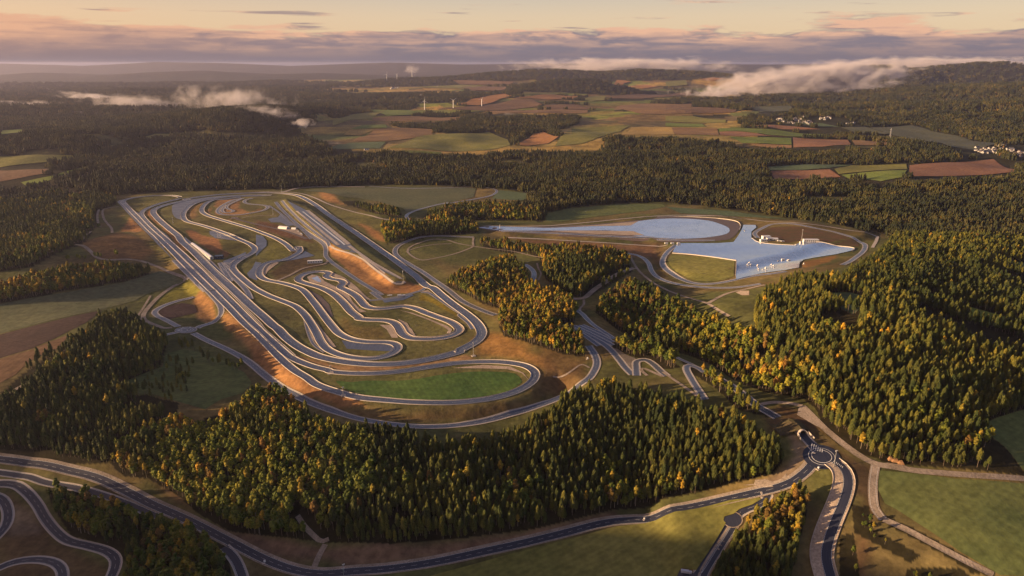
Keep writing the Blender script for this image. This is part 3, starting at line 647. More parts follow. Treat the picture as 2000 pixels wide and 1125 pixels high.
field('meadow', 'J', [(1560,235),(1640,200),(1800,150),(2200,110),(2300,590),(1830,545),(1790,500),(1740,430),(1690,370),(1600,300)])
field('brown', 'M', [(430,160),(560,168),(690,205),(560,218),(470,190)])
field('green', 'O', [(590,478),(750,540),(1125,642),(1300,690),(1300,745),(1125,690),(980,672),(830,628),(800,590),(700,560),(560,528),(535,495)])
field('teal', 'O', [(20,495),(130,480),(228,498),(230,560),(180,600),(130,575),(100,550),(20,545)], round_=True)
field('teal', 'O', [(925,292),(1000,300),(1300,350),(1300,410),(1125,378),(980,318)])
field('dusk', 'S', [(590,372),(720,366),(900,366),(930,368),(925,385),(870,397),(815,409),(798,420),(788,408),(740,394),(700,387),(668,384),(630,376)])
field('teal', 'S', [(975,372),(1045,379),(1020,392),(960,388),(968,380)])
field('meadow', 'S', [(1067,432),(1066,418),(1110,408),(1180,401),(1240,398),(1294,399),(1300,404),(1260,412),(1150,425),(1095,433)])
field('teal', 'S', [(1300,404),(1420,412),(1540,428),(1460,424),(1330,417)])
# far patchwork
for k, c, p in [
 ('olive','Q',[(300,815),(480,745),(600,738),(860,728),(960,768),(975,800),(820,828),(520,822)]), ('red','Q',[(110,776),(230,712),(400,705),(545,712),(548,742),(430,762),(300,776)]),
 ('gold','Q',[(62,742),(90,716),(225,714),(150,746)]), ('green','Q',[(100,708),(160,690),(290,686),(300,704),(120,712)]), ('teal','Q',[(-40,822),(90,786),(290,780),(260,818)]), ('olive','Q',[(0,668),(120,628),(290,610),(210,655),(0,690)]),
 ('green','Q',[(180,605),(420,608),(490,630),(300,640)]), ('red','Q',[(215,648),(500,642),(700,645),(700,662),(220,664)]), ('orange','Q',[(690,575),(760,548),(850,530),(940,518),(985,528),(900,555),(800,582)]),
 ('brown','Q',[(560,600),(820,585),(1000,548),(1100,550),(1150,580),(900,608)]), ('red','Q',[(820,612),(1100,606),(1400,606),(1400,622),(900,626)]), ('brown','Q',[(1160,580),(1350,578),(1420,600),(1200,604)]),
 ('orange','Q',[(1000,540),(1200,522),(1345,532),(1330,545),(1180,550)]), ('olive','Q',[(1000,525),(1120,512),(1290,512),(1180,522)]), ('olive','Q',[(1360,545),(1500,530),(1490,552),(1420,560)]),
 ('red','Q',[(1540,605),(1580,580),(1970,572),(1970,625),(1700,628)]), ('brown','RR',[(0,580),(150,590),(390,605),(380,618),(0,624)]), ('orange','Q',[(1480,450),(1560,444),(1640,452),(1600,462)]), ('orange','Q',[(1630,478),(1720,470),(1790,478),(1700,490)]),
 ('orange','Q',[(1000,795),(1100,738),(1160,728),(1240,752),(1180,790),(1060,805)]), ('olive','Q',[(1250,752),(1320,704),(1640,692),(1590,715),(1500,745),(1430,770),(1370,790),(1220,806)]), ('gold','Q',[(1245,735),(1262,716),(1310,706),(1312,738)]),
 ('gold','Q',[(1575,742),(1640,704),(1700,698),(1862,702),(1882,740)]), ('red','Q',[(1868,702),(1969,704),(1969,742),(1892,742)]), ('red','RR',[(30,703),(282,708),(295,745),(62,742)]), ('green','RR',[(288,708),(440,706),(600,715),(900,742),(930,752),(700,752),(560,742),(430,722),(300,722)]),
 ('earth','RR',[(295,726),(430,726),(560,746),(700,754),(400,750),(300,745)]), ('green','RR',[(345,752),(520,756),(690,760),(692,796),(560,790),(420,788)]), ('earth','RR',[(700,757),(1000,770),(1020,798),(860,808),(702,812)]), ('red','RR',[(1022,772),(1180,782),(1290,792),(1200,800),(1040,798)]),
 ('red','RR',[(440,792),(560,794),(692,800),(692,814),(560,812)]), ('olive','RR',[(0,640),(150,640),(330,660),(330,676),(0,668)]), ('green','RR',[(0,676),(200,682),(220,698),(0,696)]),
 ('teal','RR',[(565,918),(760,905),(1020,908),(900,924),(700,936),(568,938)]), ('earth','RR',[(570,942),(700,938),(900,932),(962,974),(800,982),(600,984)]), ('olive','RR',[(925,930),(1020,910),(1322,902),(1328,930),(950,958)]), ('green','RR',[(965,962),(1326,936),(1300,975),(1180,998),(1010,984)]),
 ('earth','RR',[(1340,910),(1640,892),(1800,876),(1950,942),(1760,962),(1500,970),(1335,972)]), ('grey','RR',[(1120,704),(1350,690),(1460,722),(1600,748),(1830,792),(1700,826),(1560,806),(1420,776),(1240,740)]), ('grey','RR',[(960,702),(1100,700),(1230,738),(1050,732)]),
 ('teal','RR',[(680,676),(860,680),(960,700),(820,696)]), ('grey','RR',[(430,590),(690,585),(700,610),(520,618)]), ('earth','RR',[(430,690),(620,690),(850,712),(640,712)]),
 ('olive','SS',[(-400,880),(0,862),(400,856),(412,878),(260,892),(0,922),(-400,950)]), ('green','SS',[(0,720),(120,712),(130,728),(0,744)]), ('green','SS',[(115,1004),(300,966),(420,930),(600,905),(460,942),(250,1000),(150,1026)]), ('brown','SS',[(-400,960),(0,940),(270,930),(250,955),(0,1000),(-400,1020)]),
 ('olive','SS',[(770,758),(850,738),(950,738),(940,756),(850,766)]), ('olive','SS',[(500,816),(640,797),(590,812)]), ('brown','Q',[(660,445),(800,448),(1000,452),(980,466),(700,468)]), ('olive','Q',[(450,480),(700,470),(850,476),(700,490)]), ('gold','Q',[(180,556),(330,545),(300,553),(150,560)]),
 ('olive','RR',[(0,452),(110,445),(120,470),(0,480)]), ('orange','RR',[(180,440),(260,430),(330,436),(260,448)]), ('brown','Q',[(700,480),(930,480),(960,492),(800,500)]), ('brown','Q',[(1500,545),(1540,530),(1800,520),(1970,510),(1970,525),(1700,545)])]:
    field(k, c, p, up=0.6)
# ================================================================== run-off and paved areas
def area(name, crop, pts, m, **kw): return sheet(name, [(crop, pts)], m, **kw)
area('paved_area', 'T', [(58,225),(150,182),(350,145),(600,112),(800,96),(1000,84),(1300,76),(1470,84),(1400,100),(1200,104),(1000,108),(800,122),(650,140),(500,165),(380,205),(290,260),(225,320),(190,380),(215,450),(110,420),(52,350),(44,280)], M_ASPH_L, up=0.02, round_=True)
area('paved_area', 'X', [(690,30),(760,0),(1000,20),(1300,110),(1688,260),(1688,340),(1500,300),(1100,250),(850,220),(700,110)], M_ASPH, up=0.03)
area('paved_area', 'W', [(0,590),(120,620),(180,700),(180,780),(60,890),(0,960)], M_ASPH, up=0.03)
area('paved_area', 'W', [(830,870),(990,950),(700,1010),(420,1050),(620,960),(780,920)], M_ASPH, up=0.03)
area('paved_area', 'X', [(1060,850),(1300,760),(1688,600),(1688,680),(1400,830),(1260,960),(1230,1060),(1140,1000)], M_ASPH, up=0.03)
area('paved_area', 'A', [(1560,790),(1620,800),(1570,900),(1580,970),(1500,940),(1480,900),(1530,850)], M_ASPH, up=0.03)
area('paved_area', 'T', [(1432,432),(1500,412),(1575,405),(1625,345),(1700,400),(1805,522),(1720,532),(1620,480),(1480,478)], M_ASPH_L, up=0.03)
area('paved_area', 'D', [(790,400),(860,430),(960,480),(1040,560),(1080,680),(1040,680),(940,560),(860,470)], M_ASPH_B, up=0.03)
area('paved_area', 'D', [(1160,905),(1400,935),(1620,940),(1660,980),(1630,1010),(1420,1000),(1210,985)], M_ASPH, up=0.03)
area('paved_area', 'D', [(1310,520),(1370,520),(1430,590),(1350,580),(1310,560)], M_ASPH, up=0.03)
area('paved_area', 'D', [(1540,510),(1700,488),(1830,460),(1850,475),(1750,520),(1570,545)], M_ASPH, up=0.03)
area('brake_test_apron', 'B', [(300,207),(470,292),(620,385),(860,585),(1000,705),(1250,880),(1420,985),(1330,992),(1170,880),(1020,755),(860,690),(740,625),(600,505),(400,325)], M_ASPH_L, up=0.02)
area('concrete_lane', 'B', [(470,296),(510,300),(905,618),(868,628)], M_CONC, up=0.15, noclear=True)
area('concrete_lane', 'B', [(378,306),(400,306),(805,628),(770,634)], M_CONC, up=0.15, noclear=True)
area('concrete_lane', 'B', [(440,310),(452,310),(856,626),(840,630)], M_LINE, up=0.15, noclear=True)
area('concrete_lane', 'B', [(870,640),(905,635),(1130,795),(1425,980),(1400,985),(1120,810)], M_CONC, up=0.15, noclear=True)
area('concrete_lane', 'B', [(975,720),(1000,714),(1240,900),(1225,905)], M_CONC, up=0.15, noclear=True)
area('run_off', 'D', [(1060,250),(1180,300),(1290,380),(1400,490),(1440,515),(1380,515),(1330,480),(1230,400),(1190,340),(1100,305),(1050,285)], M_GRAV, up=0.05)
area('run_off', 'D', [(830,300),(880,275),(950,290),(1000,340),(1100,390),(1230,470),(1270,540),(1330,600),(1400,630),(1330,640),(1250,570),(1150,480),(1050,410),(960,370),(860,350)], M_GRAV, up=0.05)
area('run_off', 'D', [(1700,700),(1790,740),(1850,870),(1780,860),(1750,780)], M_GRAV, up=0.05)
area('run_off', 'D', [(1520,755),(1650,760),(1700,880),(1640,880),(1590,800)], M_GRAV, up=0.05)
area('run_off', 'E', [(380,515),(520,545),(700,610),(850,670),(895,700),(880,740),(840,740),(860,710),(800,670),(640,600),(470,540)], M_GRAV, up=0.05)
area('run_off', 'E', [(450,650),(510,700),(550,770),(450,750),(420,700)], M_GRAV, up=0.05)
area('run_off', 'D', [(800,700),(850,790),(920,890),(990,970),(920,940),(850,850),(820,780)], M_GRAV, up=0.05)
area('run_off', 'D', [(650,575),(760,580),(880,680),(960,780),(1040,880),(1110,970),(1060,970),(980,860),(900,740),(800,640)], M_GRAV, up=0.05)
area('run_off', 'D', [(440,190),(540,150),(560,165),(460,240),(420,300),(410,240)], M_GRAV, up=0.05)
area('run_off', 'U', [(1060,370),(1200,330),(1380,470),(1560,575),(1500,570),(1250,430)], M_GRAV, up=0.05)
area('run_off', 'F', [(1080,222),(1250,205),(1400,215),(1470,250),(1500,290),(1440,330),(1500,290),(1460,250),(1380,228),(1250,225)], M_GRAV, up=0.04)
area('bare_ground', 'C', [(545,530),(600,490),(760,450),(880,470),(905,540),(760,575),(640,605),(560,580)], M_PURPLE, up=0.02)
area('gravel_yard', 'W', [(400,470),(560,480),(700,500),(800,590),(780,620),(560,550),(420,510)], M_GRAV, up=0.05)
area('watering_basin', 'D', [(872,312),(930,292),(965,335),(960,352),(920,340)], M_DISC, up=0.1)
# dynamics platform on the right
area('apron', 'V', [(30,184),(300,184),(620,180),(1000,160),(1330,130),(1500,116),(1700,100),(2000,108),(2000,290),(1500,284),(1100,272),(600,252),(250,222),(150,210)], M_ASPH_B, up=0.0)
area('apron', 'H', [(300,88),(600,92),(760,103),(840,120),(872,142),(868,178),(840,215),(800,242),(700,254),(300,252)], M_ASPH_B, up=0.06, round_=True)
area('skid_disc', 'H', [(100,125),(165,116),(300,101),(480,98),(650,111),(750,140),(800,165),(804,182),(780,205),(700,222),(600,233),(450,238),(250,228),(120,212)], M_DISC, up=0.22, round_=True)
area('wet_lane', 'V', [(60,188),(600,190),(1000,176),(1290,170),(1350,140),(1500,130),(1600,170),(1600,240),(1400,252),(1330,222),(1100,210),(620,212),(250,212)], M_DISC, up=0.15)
area('run_off', 'V', [(640,186),(1000,168),(1360,136),(1300,170),(1100,174),(800,180)], M_GRAV, up=0.32)
area('run_off', 'V', [(640,214),(900,212),(1320,216),(1410,250),(1200,246),(900,234)], M_GRAV, up=0.32)
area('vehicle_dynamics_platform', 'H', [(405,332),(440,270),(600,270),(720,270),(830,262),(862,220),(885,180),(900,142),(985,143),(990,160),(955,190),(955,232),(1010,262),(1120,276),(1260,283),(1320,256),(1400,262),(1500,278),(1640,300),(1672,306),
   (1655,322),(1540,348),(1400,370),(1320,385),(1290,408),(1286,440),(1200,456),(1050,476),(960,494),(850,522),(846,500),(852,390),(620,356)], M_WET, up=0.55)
area('run_off', 'H', [(960,236),(1010,262),(1120,274),(1250,281),(1240,288),(1110,282),(1000,272)], M_PATH, up=0.18)
area('grass_inlay', 'H', [(404,345),(620,365),(838,392),(832,500),(770,523),(700,534),(600,534),(510,508),(430,468),(385,420),(370,382)], FM['olive'], up=0.3, noclear=True)
area('earth_mound', 'H', [(1002,192),(1100,158),(1250,150),(1400,170),(1600,214),(1700,262),(1708,292),(1660,290),(1500,262),(1320,242),(1200,270),(1120,250),(1010,228),(988,210)], soil('rust_brown_heath', (0.14,0.075,0.04), (0.09,0.07,0.03), 0.04), up=0.0, noclear=True)
def kerb_wall(crop, pts, h=1.1, w=0.5, world=None):
    C = catmull(WL(crop, pts), 6); T = np.gradient(C, axis=0); T /= np.linalg.norm(T, axis=1)[:, None]; Nn = np.column_stack([-T[:, 1], T[:, 0]]); z = hz(C[:, 0], C[:, 1])+0.4; n = len(C); V = []
    for o, zz in ((w/2, -.8), (w/2, h), (-w/2, h), (-w/2, -.8)): V.append(np.column_stack([C+Nn*o, z+zz]))
    F = [(q*n+i, q*n+i+1, (q+1)*n+i+1, (q+1)*n+i) for q in range(3) for i in range(n-1)]; struct(mesh_obj('kerb_wall', np.vstack(V), F, M_RAIL))
kerb_wall('H', [(1400,260),(1500,275),(1640,297),(1675,305),(1655,324)], 1.3, 2.0); kerb_wall('H', [(958,234),(1010,264),(1120,277),(1250,284)], 1.2, 1.2); kerb_wall('H', [(403,338),(500,345),(620,358),(850,390)], 1.2, 1.5)
kerb_wall('H', [(300,86),(450,83),(600,88),(760,100),(850,116),(879,142),(872,178)], 1.2, 1.5); kerb_wall('H', [(850,392),(845,500)], 1.0, 1.0); kerb_wall('H', [(1300,392),(1290,412),(1286,440)], 1, 1)
# ================================================================== tracks
area('paved_area', 'S', [tuple(p) for p in np.vstack([px('a', [(100,165),(220,288),(400,488),(600,698),(850,948),(1000,1115)]), px('b', [(300,178),(650,528),(830,720),(1000,900),(1100,760),(1150,640),(1000,438),(700,172),(530,22)]), px('a', [(1200,902),(960,722),(780,572),(650,450),(500,370),(390,290),(320,190),(250,110),(150,130)])])], M_ASPH_L, up=-0.04, noclear=True)
road('test_track', [('a', [(1480,62),(1350,32),(1000,28),(700,48),(450,78),(290,118),(225,172),(300,245),(450,405),(640,595),(850,805),(1088,1033)]), ('b', [(500,215),(700,420),(980,700),(1200,915),(1400,1110)]), ('c', [(360,290),(500,430),(672,600),(870,800),(1075,1010)]), ('d', [(0,130),(200,330),(420,560),(640,770),(880,960),(1130,1110)]),
   ('F', [(330,312),(430,348),(560,382),(750,402),(950,413),(1150,408),(1330,382),(1450,342),(1520,295),(1535,250),(1490,215),(1390,194),(1250,188),(1100,196),(950,217),(800,240),(650,252),(500,251),(400,240)]),
   ('d', [(1600,945),(1300,872),(1000,765),(800,672),(600,525),(350,298),(100,55)]), ('c', [(1360,1110),(1150,900),(950,695),(750,495),(500,248),(240,0)]), ('b', [(1160,690),(960,500),(750,300),(500,80)]), ('a', [(1287,1092),(1050,880),(850,692),(705,545),(635,430),(690,348),(850,270),(1050,202),(1300,140),(1500,88)])],
   11, 1.2, 1.2, centre=True)
road('concrete_barrier', [('b', [(1010,440),(1270,690),(1520,905),(1770,1120)]), ('c', [(420,20),(640,225),(850,420),(1050,630),(1290,880),(1490,1090)]), ('d', [(170,20),(430,250),(640,430),(850,620)])], 2.0, 1.0, 1.0, m=M_CONC, lines=False, rail=True)
road('test_track', [('b', [(560,430),(780,648),(1000,868),(1270,1120)]), ('c', [(120,160),(250,290),(420,470),(535,600),(582,720),(578,850),(500,945),(350,1035),(100,1105)]), ('C', [(905,692)])], 8, 1.2, 1.2)
road('oval_track', [('T', [(200,152),(500,104),(900,68),(1300,52),(1640,60),(1850,90)]), ('B', [(450,180),(560,242),(700,345),(900,478),(1100,615),(1300,755),(1500,905),(1650,1030)]), ('E', [(700,300),(800,380),(900,460),(1000,530),(1090,600),(1160,680),(1180,750),(1140,810),(1060,860),(960,910)]),
   ('F', [(1130,128),(1000,165),(850,192),(700,203),(560,198)]), ('d', [(1800,735),(1400,645),(1150,540),(900,405),(660,220),(455,10)]), ('c', [(1760,1110),(1500,875),(1250,660),(1050,470),(850,285),(650,100)]), ('b', [(1560,800),(1330,590),(1000,258),(720,10)]), ('a', [(1450,925),(1280,785),(1100,635),(960,500),(893,400),(925,325),(1100,255),(1400,178),(1700,108)])],
   14, 1.4, 1.8, closed=True, centre=True, m=M_ASPH, clear=6)
area('gravel_yard', 'b', [(770,800),(800,790),(880,800),(890,840),(850,870),(820,860)], M_CONC, up=0.2)
H1 = [('T', [(1480,88),(1300,86),(1000,98),(800,118),(640,140),(480,170),(350,215),(270,275),(215,345),(213,410),(255,462),(380,500),(500,530),(640,575),(780,625),(950,690)]), ('A', [(1280,530),(1400,575),(1500,618),(1555,665),(1535,705),(1460,745),(1385,790),(1343,832),(1360,875),(1450,962),(1545,1040)]),
   ('D', [(337,414),(470,482),(600,532),(720,582),(800,650),(860,730),(920,830),(965,920),(1020,985),(1120,1035),(1250,1068),(1400,1082),(1530,1070),(1640,1035),(1700,985),(1680,945),(1600,925),(1400,920),(1250,895),(1150,850),(1070,770),(980,655),(880,525),(780,420),(700,388),(560,352),(450,332),(385,295),(380,235),(430,175),(500,152),(600,140),(700,100),(765,55),(745,10)]),
   ('A', [(1930,690),(1860,630),(1770,575),(1650,525),(1500,470),(1350,425),(1200,380),(1100,348),(1050,312),(1060,265),(1110,220),(1190,195)]), ('T', [(760,152),(900,132),(1040,118)])]
road('handling_track', H1, 9.5, 2.4, 2.6, closed=False, clear=3)
road('handling_track', [('D', [(1050,262),(1010,290),(1060,318),(1150,333),(1185,362),(1145,395),(1215,430),(1300,482),(1355,540),(1400,585),(1480,603),(1600,598),(1750,580),(1860,600),(1957,640)]), ('E', [(636,542),(760,588),(880,632),(950,680),(965,718),(905,758),(780,787),(620,795),(490,785),(425,750),(390,690),(340,640),(260,618),(100,612),(0,600)]),
   ('D', [(1330,695),(1260,640),(1180,550),(1080,462),(960,402),(840,368),(750,335),(760,300),(850,258),(950,248)])], 9.5, 3.6, 3.6, closed=True, ms=M_GRAV, clear=3)
road('handling_track', [('T', [(1060,130),(950,152),(850,192),(765,242),(705,300),(722,350),(820,372),(1000,372),(1200,343),(1350,312),(1430,270),(1395,235),(1250,222),(1120,208),(1085,180),(1130,145),(1210,130)])], 7, 2.2, 2.2, m=M_ASPH_L)
road('handling_track', [('T', [(1080,128),(1000,160),(880,215),(830,252),(860,290),(930,305),(955,318),(900,335),(830,345),(770,320),(780,280),(850,225)])], 5.5, 2.4, 2.4, m=M_ASPH_L, step=4)
road('handling_track', [('A', [(1330,870),(1250,800)] ), ('X', [(1270,930),(1400,830),(1688,700)])], 6, 1.5, 1.5)
road('link_road', [('X', [(760,10),(900,40),(960,110),(950,190),(1100,230),(1400,270)])], 5, 1.2, 1.2, ms=M_CONC)
road('link_road', [('A', [(870,560),(960,640),(1100,770),(1200,870),(1320,980)]), ('D', [(0,165),(90,260),(200,370),(265,450),(290,510)])], 8, 1.4, 1.4)
road('link_road', [('D', [(810,700),(830,790),(860,880),(900,950),(1000,1020)])], 3.5, 1, 1, lines=False)
road('service_road', [('W', [(330,40),(420,150),(560,290),(700,420),(850,545),(980,640)]), ('B', [(620,600),(665,655),(668,735),(725,795),(850,885),(1000,985),(1200,1110)]), ('D', [(1450,440),(1540,510)])], 8, 1.3, 1.3, lines=False, m=M_ASPH_L)
road('service_road', [('W', [(215,100),(420,240),(560,370),(760,500),(930,670)])], 5, 0.8, 0.8, lines=False, m=M_ASPH_L)
road('service_road', [('W', [(430,20),(500,100),(620,230),(800,400),(1000,560),(1212,715)]), ('B', [(700,640)])], 6, 0.8, 0.8, lines=False, m=M_ASPH_L)
road('service_road', [('B', [(700,640),(780,680),(900,712),(1010,762),(1120,850),(1230,930),(1330,1005),(1390,1008),(1430,985)])], 3.0, 0.8, 0.8, lines=False, m=M_CONC)
road('service_road', [('D', [(1420,525),(1540,515),(1700,490),(1850,450),(1957,420)]), ('E', [(560,345),(620,322),(655,290)])], 6, 1, 1, lines=False, m=M_ASPH_L)
road('slip_road', [('U', [(1030,390),(1200,400),(1400,520),(1600,650),(1800,790),(2000,920)]), ('E', [(960,560),(1050,640),(1090,700)])], 4.5, 1.3, 1.3, lines=False)
road('service_road', [('D', [(520,345),(650,290),(800,215),(1000,175),(1030,145)])], 4.5, 0.8, 0.8, lines=False, m=M_PATH, ms=M_PATH)
road('service_road', [('T', [(1050,415),(1200,390),(1480,378),(1560,392)])], 3, 0.6, 0.6, lines=False, m=M_PATH, ms=M_PATH)
road('service_road', [('T', [(910,430),(950,400),(1000,440),(1200,490),(1500,560),(1700,610),(2000,720)])], 7, 1, 1, lines=False, m=M_ASPH_B, ms=M_PATH)
road('perimeter_road', [('B', [(0,128),(200,118),(420,138),(560,180),(750,260),(1000,330),(1200,380),(1390,402)])], 4, 1, 1, lines=False, m=M_CONC)
road('perimeter_road', [('B', [(250,128),(380,92),(540,76),(800,76),(1040,76)])], 7, 2, 1, lines=False, m=M_CONC)
road('perimeter_road', [('Q', [(200,1024),(400,1036),(600,1034),(760,1028),(850,1032),(900,1048),(870,1075),(760,1098),(600,1122)]), ('G', [(500,60),(350,95),(230,130),(180,155),(175,180),(215,205),(300,235),(450,240)])], 7, 1.5, 1.5, lines=False)
road('perimeter_road', [('G', [(690,330),(560,325),(420,320),(280,330),(170,365),(100,405),(85,450),(120,490),(200,540),(300,600),(400,670),(500,740),(600,820),(700,870),(860,930)])], 9, 1.6, 1.6, m=M_ASPH_L, centre=True)
road('gravel_track', [('G', [(690,330),(685,380),(690,400),(600,440),(500,470),(400,490),(300,508),(240,490),(180,435),(220,395),(300,365),(380,345),(480,350),(560,375),(690,400),(800,415),(1000,440),(1150,475),(1250,490)])], 3.4, 0.8, 0.8, lines=False, m=M_PATH, ms=M_PATH)
road('gravel_track', [('G', [(180,435),(280,405),(400,385),(520,380)])], 2.5, 0.5, 0.5, lines=False, m=M_PATH, ms=M_PATH)
road('access_road', [('G', [(1085,540),(1120,560),(1155,600),(1155,640),(1140,670)])], 8, 1.4, 1.4, centre=True)
road('gravel_track', [('G', [(1180,530),(1190,570),(1210,610),(1190,660)])], 2.5, 0.5, 0.5, lines=False, m=M_PATH, ms=M_PATH)
# roundabout on the left and its roads
road('access_road', [('C', [(875,392),(800,412),(690,440),(570,485),(500,535),(520,570),(620,620),(725,678)])], 8, 1.4, 1.4)
road('access_road', [('C', [(870,740),(1000,808),(1200,898),(1350,980),(1450,1055)]), ('F', [(18,238),(80,288),(160,343),(300,413),(450,468),(600,508),(800,537),(1000,543),(1200,524),(1400,475),(1600,413)]), ('I', [(200,790),(320,700),(400,600),(420,520),(390,440),(340,370)])], 8.5, 1.6, 1.6, centre=True, clear=3)
road('access_road', [('C', [(725,728),(650,745),(560,762)])], 6, 1.2, 1.2, lines=False)
road('gravel_track', [('M', [(570,575),(620,580),(680,620),(750,680),(830,692),(960,685),(1060,697),(1200,745),(1330,800),(1410,838)]), ('C', [(790,235),(720,270),(620,330),(540,390),(470,460),(410,530),(390,590),(430,630),(520,665),(600,695),(665,685)])], 5, 1.2, 1.2, lines=False, m=M_PATH, ms=M_PATH)
road('gravel_track', [('C', [(460,380),(420,450),(370,530),(335,590),(380,610),(450,640)])], 2.6, 0.5, 0.5, lines=False, m=M_PATH, ms=M_PATH)
for p in ([(750,310),(738,350),(745,410),(760,440)], [(900,288),(830,292),(790,305),(785,370),(810,410),(845,450),(850,485)], [(690,475),(650,505),(630,535)]):
    road('gravel_track', [('M', p)], 4, 0.8, 0.8, lines=False, m=M_PATH, ms=M_PATH)
road('gravel_track', [('S', [(-100,812),(0,776),(28,762),(62,744)])], 4, 0.8, 0.8, lines=False, m=M_PATH, ms=M_PATH)
# right platform roads
road('perimeter_road', [('H', [(430,280),(375,325),(340,375),(337,420),(375,465),(450,512),(540,545),(620,555),(720,548),(850,523),(950,500),(1100,482),(1200,466)])], 9, 2, 1.6)
road('access_road', [('H', [(90,340),(150,350),(200,372),(240,412),(258,460),(300,505),(400,545),(550,570),(700,580),(850,577),(950,564),(1020,552)])], 8, 1.5, 1.5, centre=True)
road('access_road', [('H', [(1590,420),(1680,370),(1745,310),(1735,270),(1660,228),(1500,183),(1350,153),(1200,132),(1110,135),(1030,165),(978,200),(1000,232)])], 8, 1.5, 1.5, centre=True)
road('perimeter_road', [('V', [(20,176),(300,177),(620,172),(1000,140),(1400,100),(1700,86),(2000,92)]), ('H', [(500,78),(750,80),(1000,110),(1300,130),(1500,155),(1700,187),(1820,217),(1830,240),(1800,300)])], 5, 0.8, 0.8, lines=False, m=M_CONC)
road('perimeter_road', [('V', [(300,268),(600,282),(1000,305),(1300,325),(1600,328)])], 4.5, 0.8, 0.8, lines=False, m=M_CONC)
road('straight_lane', [('V', [(250,216),(600,230),(1000,252),(1400,268),(1700,276)]), ('H', [(300,244),(700,250)])], 9, 2, 2, m=M_ASPH)
road('gravel_track', [('H', [(105,345),(130,400),(170,460),(250,530),(300,562),(400,610),(550,660),(650,690),(730,740),(800,780)])], 3.6, 0.8, 0.8, lines=False, m=M_PATH, ms=M_PATH)
road('gravel_track', [('H', [(655,688),(720,650),(800,615),(950,582),(1050,560)])], 5, 1, 1, lines=False, m=M_PATH, ms=M_PATH)
area('gravel_yard', 'H', [(845,612),(880,600),(940,600),(940,632),(890,632)], M_GRAV, up=0.05)
road('gravel_track', [('G', [(1450,805),(1540,800),(1580,770),(1640,720),(1720,670),(1800,615),(1930,568)])], 7, 2, 2, lines=False, m=M_PATH, ms=M_PATH)
road('gravel_track', [('G', [(1540,810),(1540,850),(1510,880),(1540,940)])], 3, 0.6, 0.6, lines=False, m=M_PATH, ms=M_PATH)
# test hills and hairpins in the vale
road('hill_track', [('I', [(110,180),(180,178),(300,240),(430,315),(540,395),(620,485),(690,575),(760,645)])], 8, 1.8, 1.8)
for q in ([(130,205),(200,215),(330,290),(440,370)], [(200,178),(330,240),(470,310),(575,365)], [(240,175),(350,225),(480,285),(575,335)], [(280,170),(350,200),(480,258),(575,305)]):
    road('hill_track', [('I', q)], 6, 1.2, 1.2)
road('hill_track', [('I', [(185,0),(280,65),(330,120),(400,180),(480,232),(575,295)])], 6.5, 1.3, 1.3)
road('hill_track', [('I', [(800,655),(795,575),(802,515),(880,502),(950,540),(1030,612),(1090,660)])], 8, 1.8, 1.8)
road('hill_track', [('I', [(1120,455),(1220,500),(1330,550),(1440,610)])], 5, 1.2, 1.2)
road('hill_track', [('I', [(1450,625),(1380,580),(1300,555),(1275,580),(1320,680),(1390,790),(1450,885)])], 7, 1.6, 2.2)
road('gravel_track', [('I', [(1050,620),(1150,690),(1280,780),(1380,850)])], 2.6, 0.8, 0.8, lines=False, m=M_PATH, ms=M_PATH)
road('gravel_track', [('I', [(900,655),(840,600),(850,580),(950,620),(1050,665)])], 3, 0.8, 0.8, lines=False, m=M_PATH, ms=M_PATH)
area('gravel_yard', 'I', [(560,390),(620,400),(690,450),(790,490),(770,560),(790,640),(740,620),(660,510)], soil('grey_rubble', (0.15,0.125,0.105), (0.21,0.18,0.15), 0.06), up=0.0)
road('gravel_track', [('I', [(0,665),(120,650),(190,600),(280,545),(350,580)])], 2.2, 0.4, 0.4, lines=False, m=M_PATH, ms=M_PATH)
road('public_road', [('I', [(1540,650),(1620,700),(1730,770),(1850,860),(1957,950)]), ('J', [(300,165),(355,198)])], 9, 1.6, 1.6, m=M_ASPH_D, centre=True)
# foreground roads
road('public_road', [('K', [(1560,45),(1530,90),(1480,138),(1400,200),(1300,243),(1180,275),(1000,315),(700,382),(400,445),(0,515)]), ('S', [(1100,1042),(1000,1066),(850,1098),(750,1112),(690,1116)]), ('L', [(1800,775),(1650,755),(1500,703),(1300,603),(1100,500),(900,410),(700,312),(550,243),(400,203),(200,162),(0,137),(-300,110)])],
   9.5, 1.6, 3.2, m=M_ASPH_D, centre=True, edge=0.25, ms=M_PATH)
road('test_track', [('J', [(690,450),(735,480),(768,540),(768,610),(740,700),(690,820),(652,930),(640,1020),(668,1130),(690,1200)])], 9, 2, 9.5, ms=M_GRAV, m=M_ASPH_D)
road('public_road', [('J', [(497,290),(520,318),(550,350),(580,385),(600,405)])], 9, 1.5, 1.5, m=M_ASPH_D)
road('link_road', [('K', [(1180,278),(1205,318),(1190,355),(1130,385),(1050,410),(980,440),(945,480)])], 8, 1.6, 1.6, m=M_ASPH_D, centre=True)
road('link_road', [('K', [(895,535),(790,700),(660,905),(640,930)])], 6.5, 1.8, 1.4, m=M_ASPH_D, ms=M_PATH)
road('link_road', [('K', [(940,540),(835,705),(715,900),(690,960),(680,1050)])], 6.5, 1.4, 1.8, m=M_ASPH_D, ms=M_PATH)
area('car_park', 'K', [(510,900),(560,905),(640,925),(700,940),(690,1100),(450,1100),(488,950)], M_ASPH_D, up=0.3)
road('gravel_track', [('J', [(262,120),(320,108),(450,116),(500,130)])], 4, 1, 1, lines=False, m=M_PATH, ms=M_PATH)
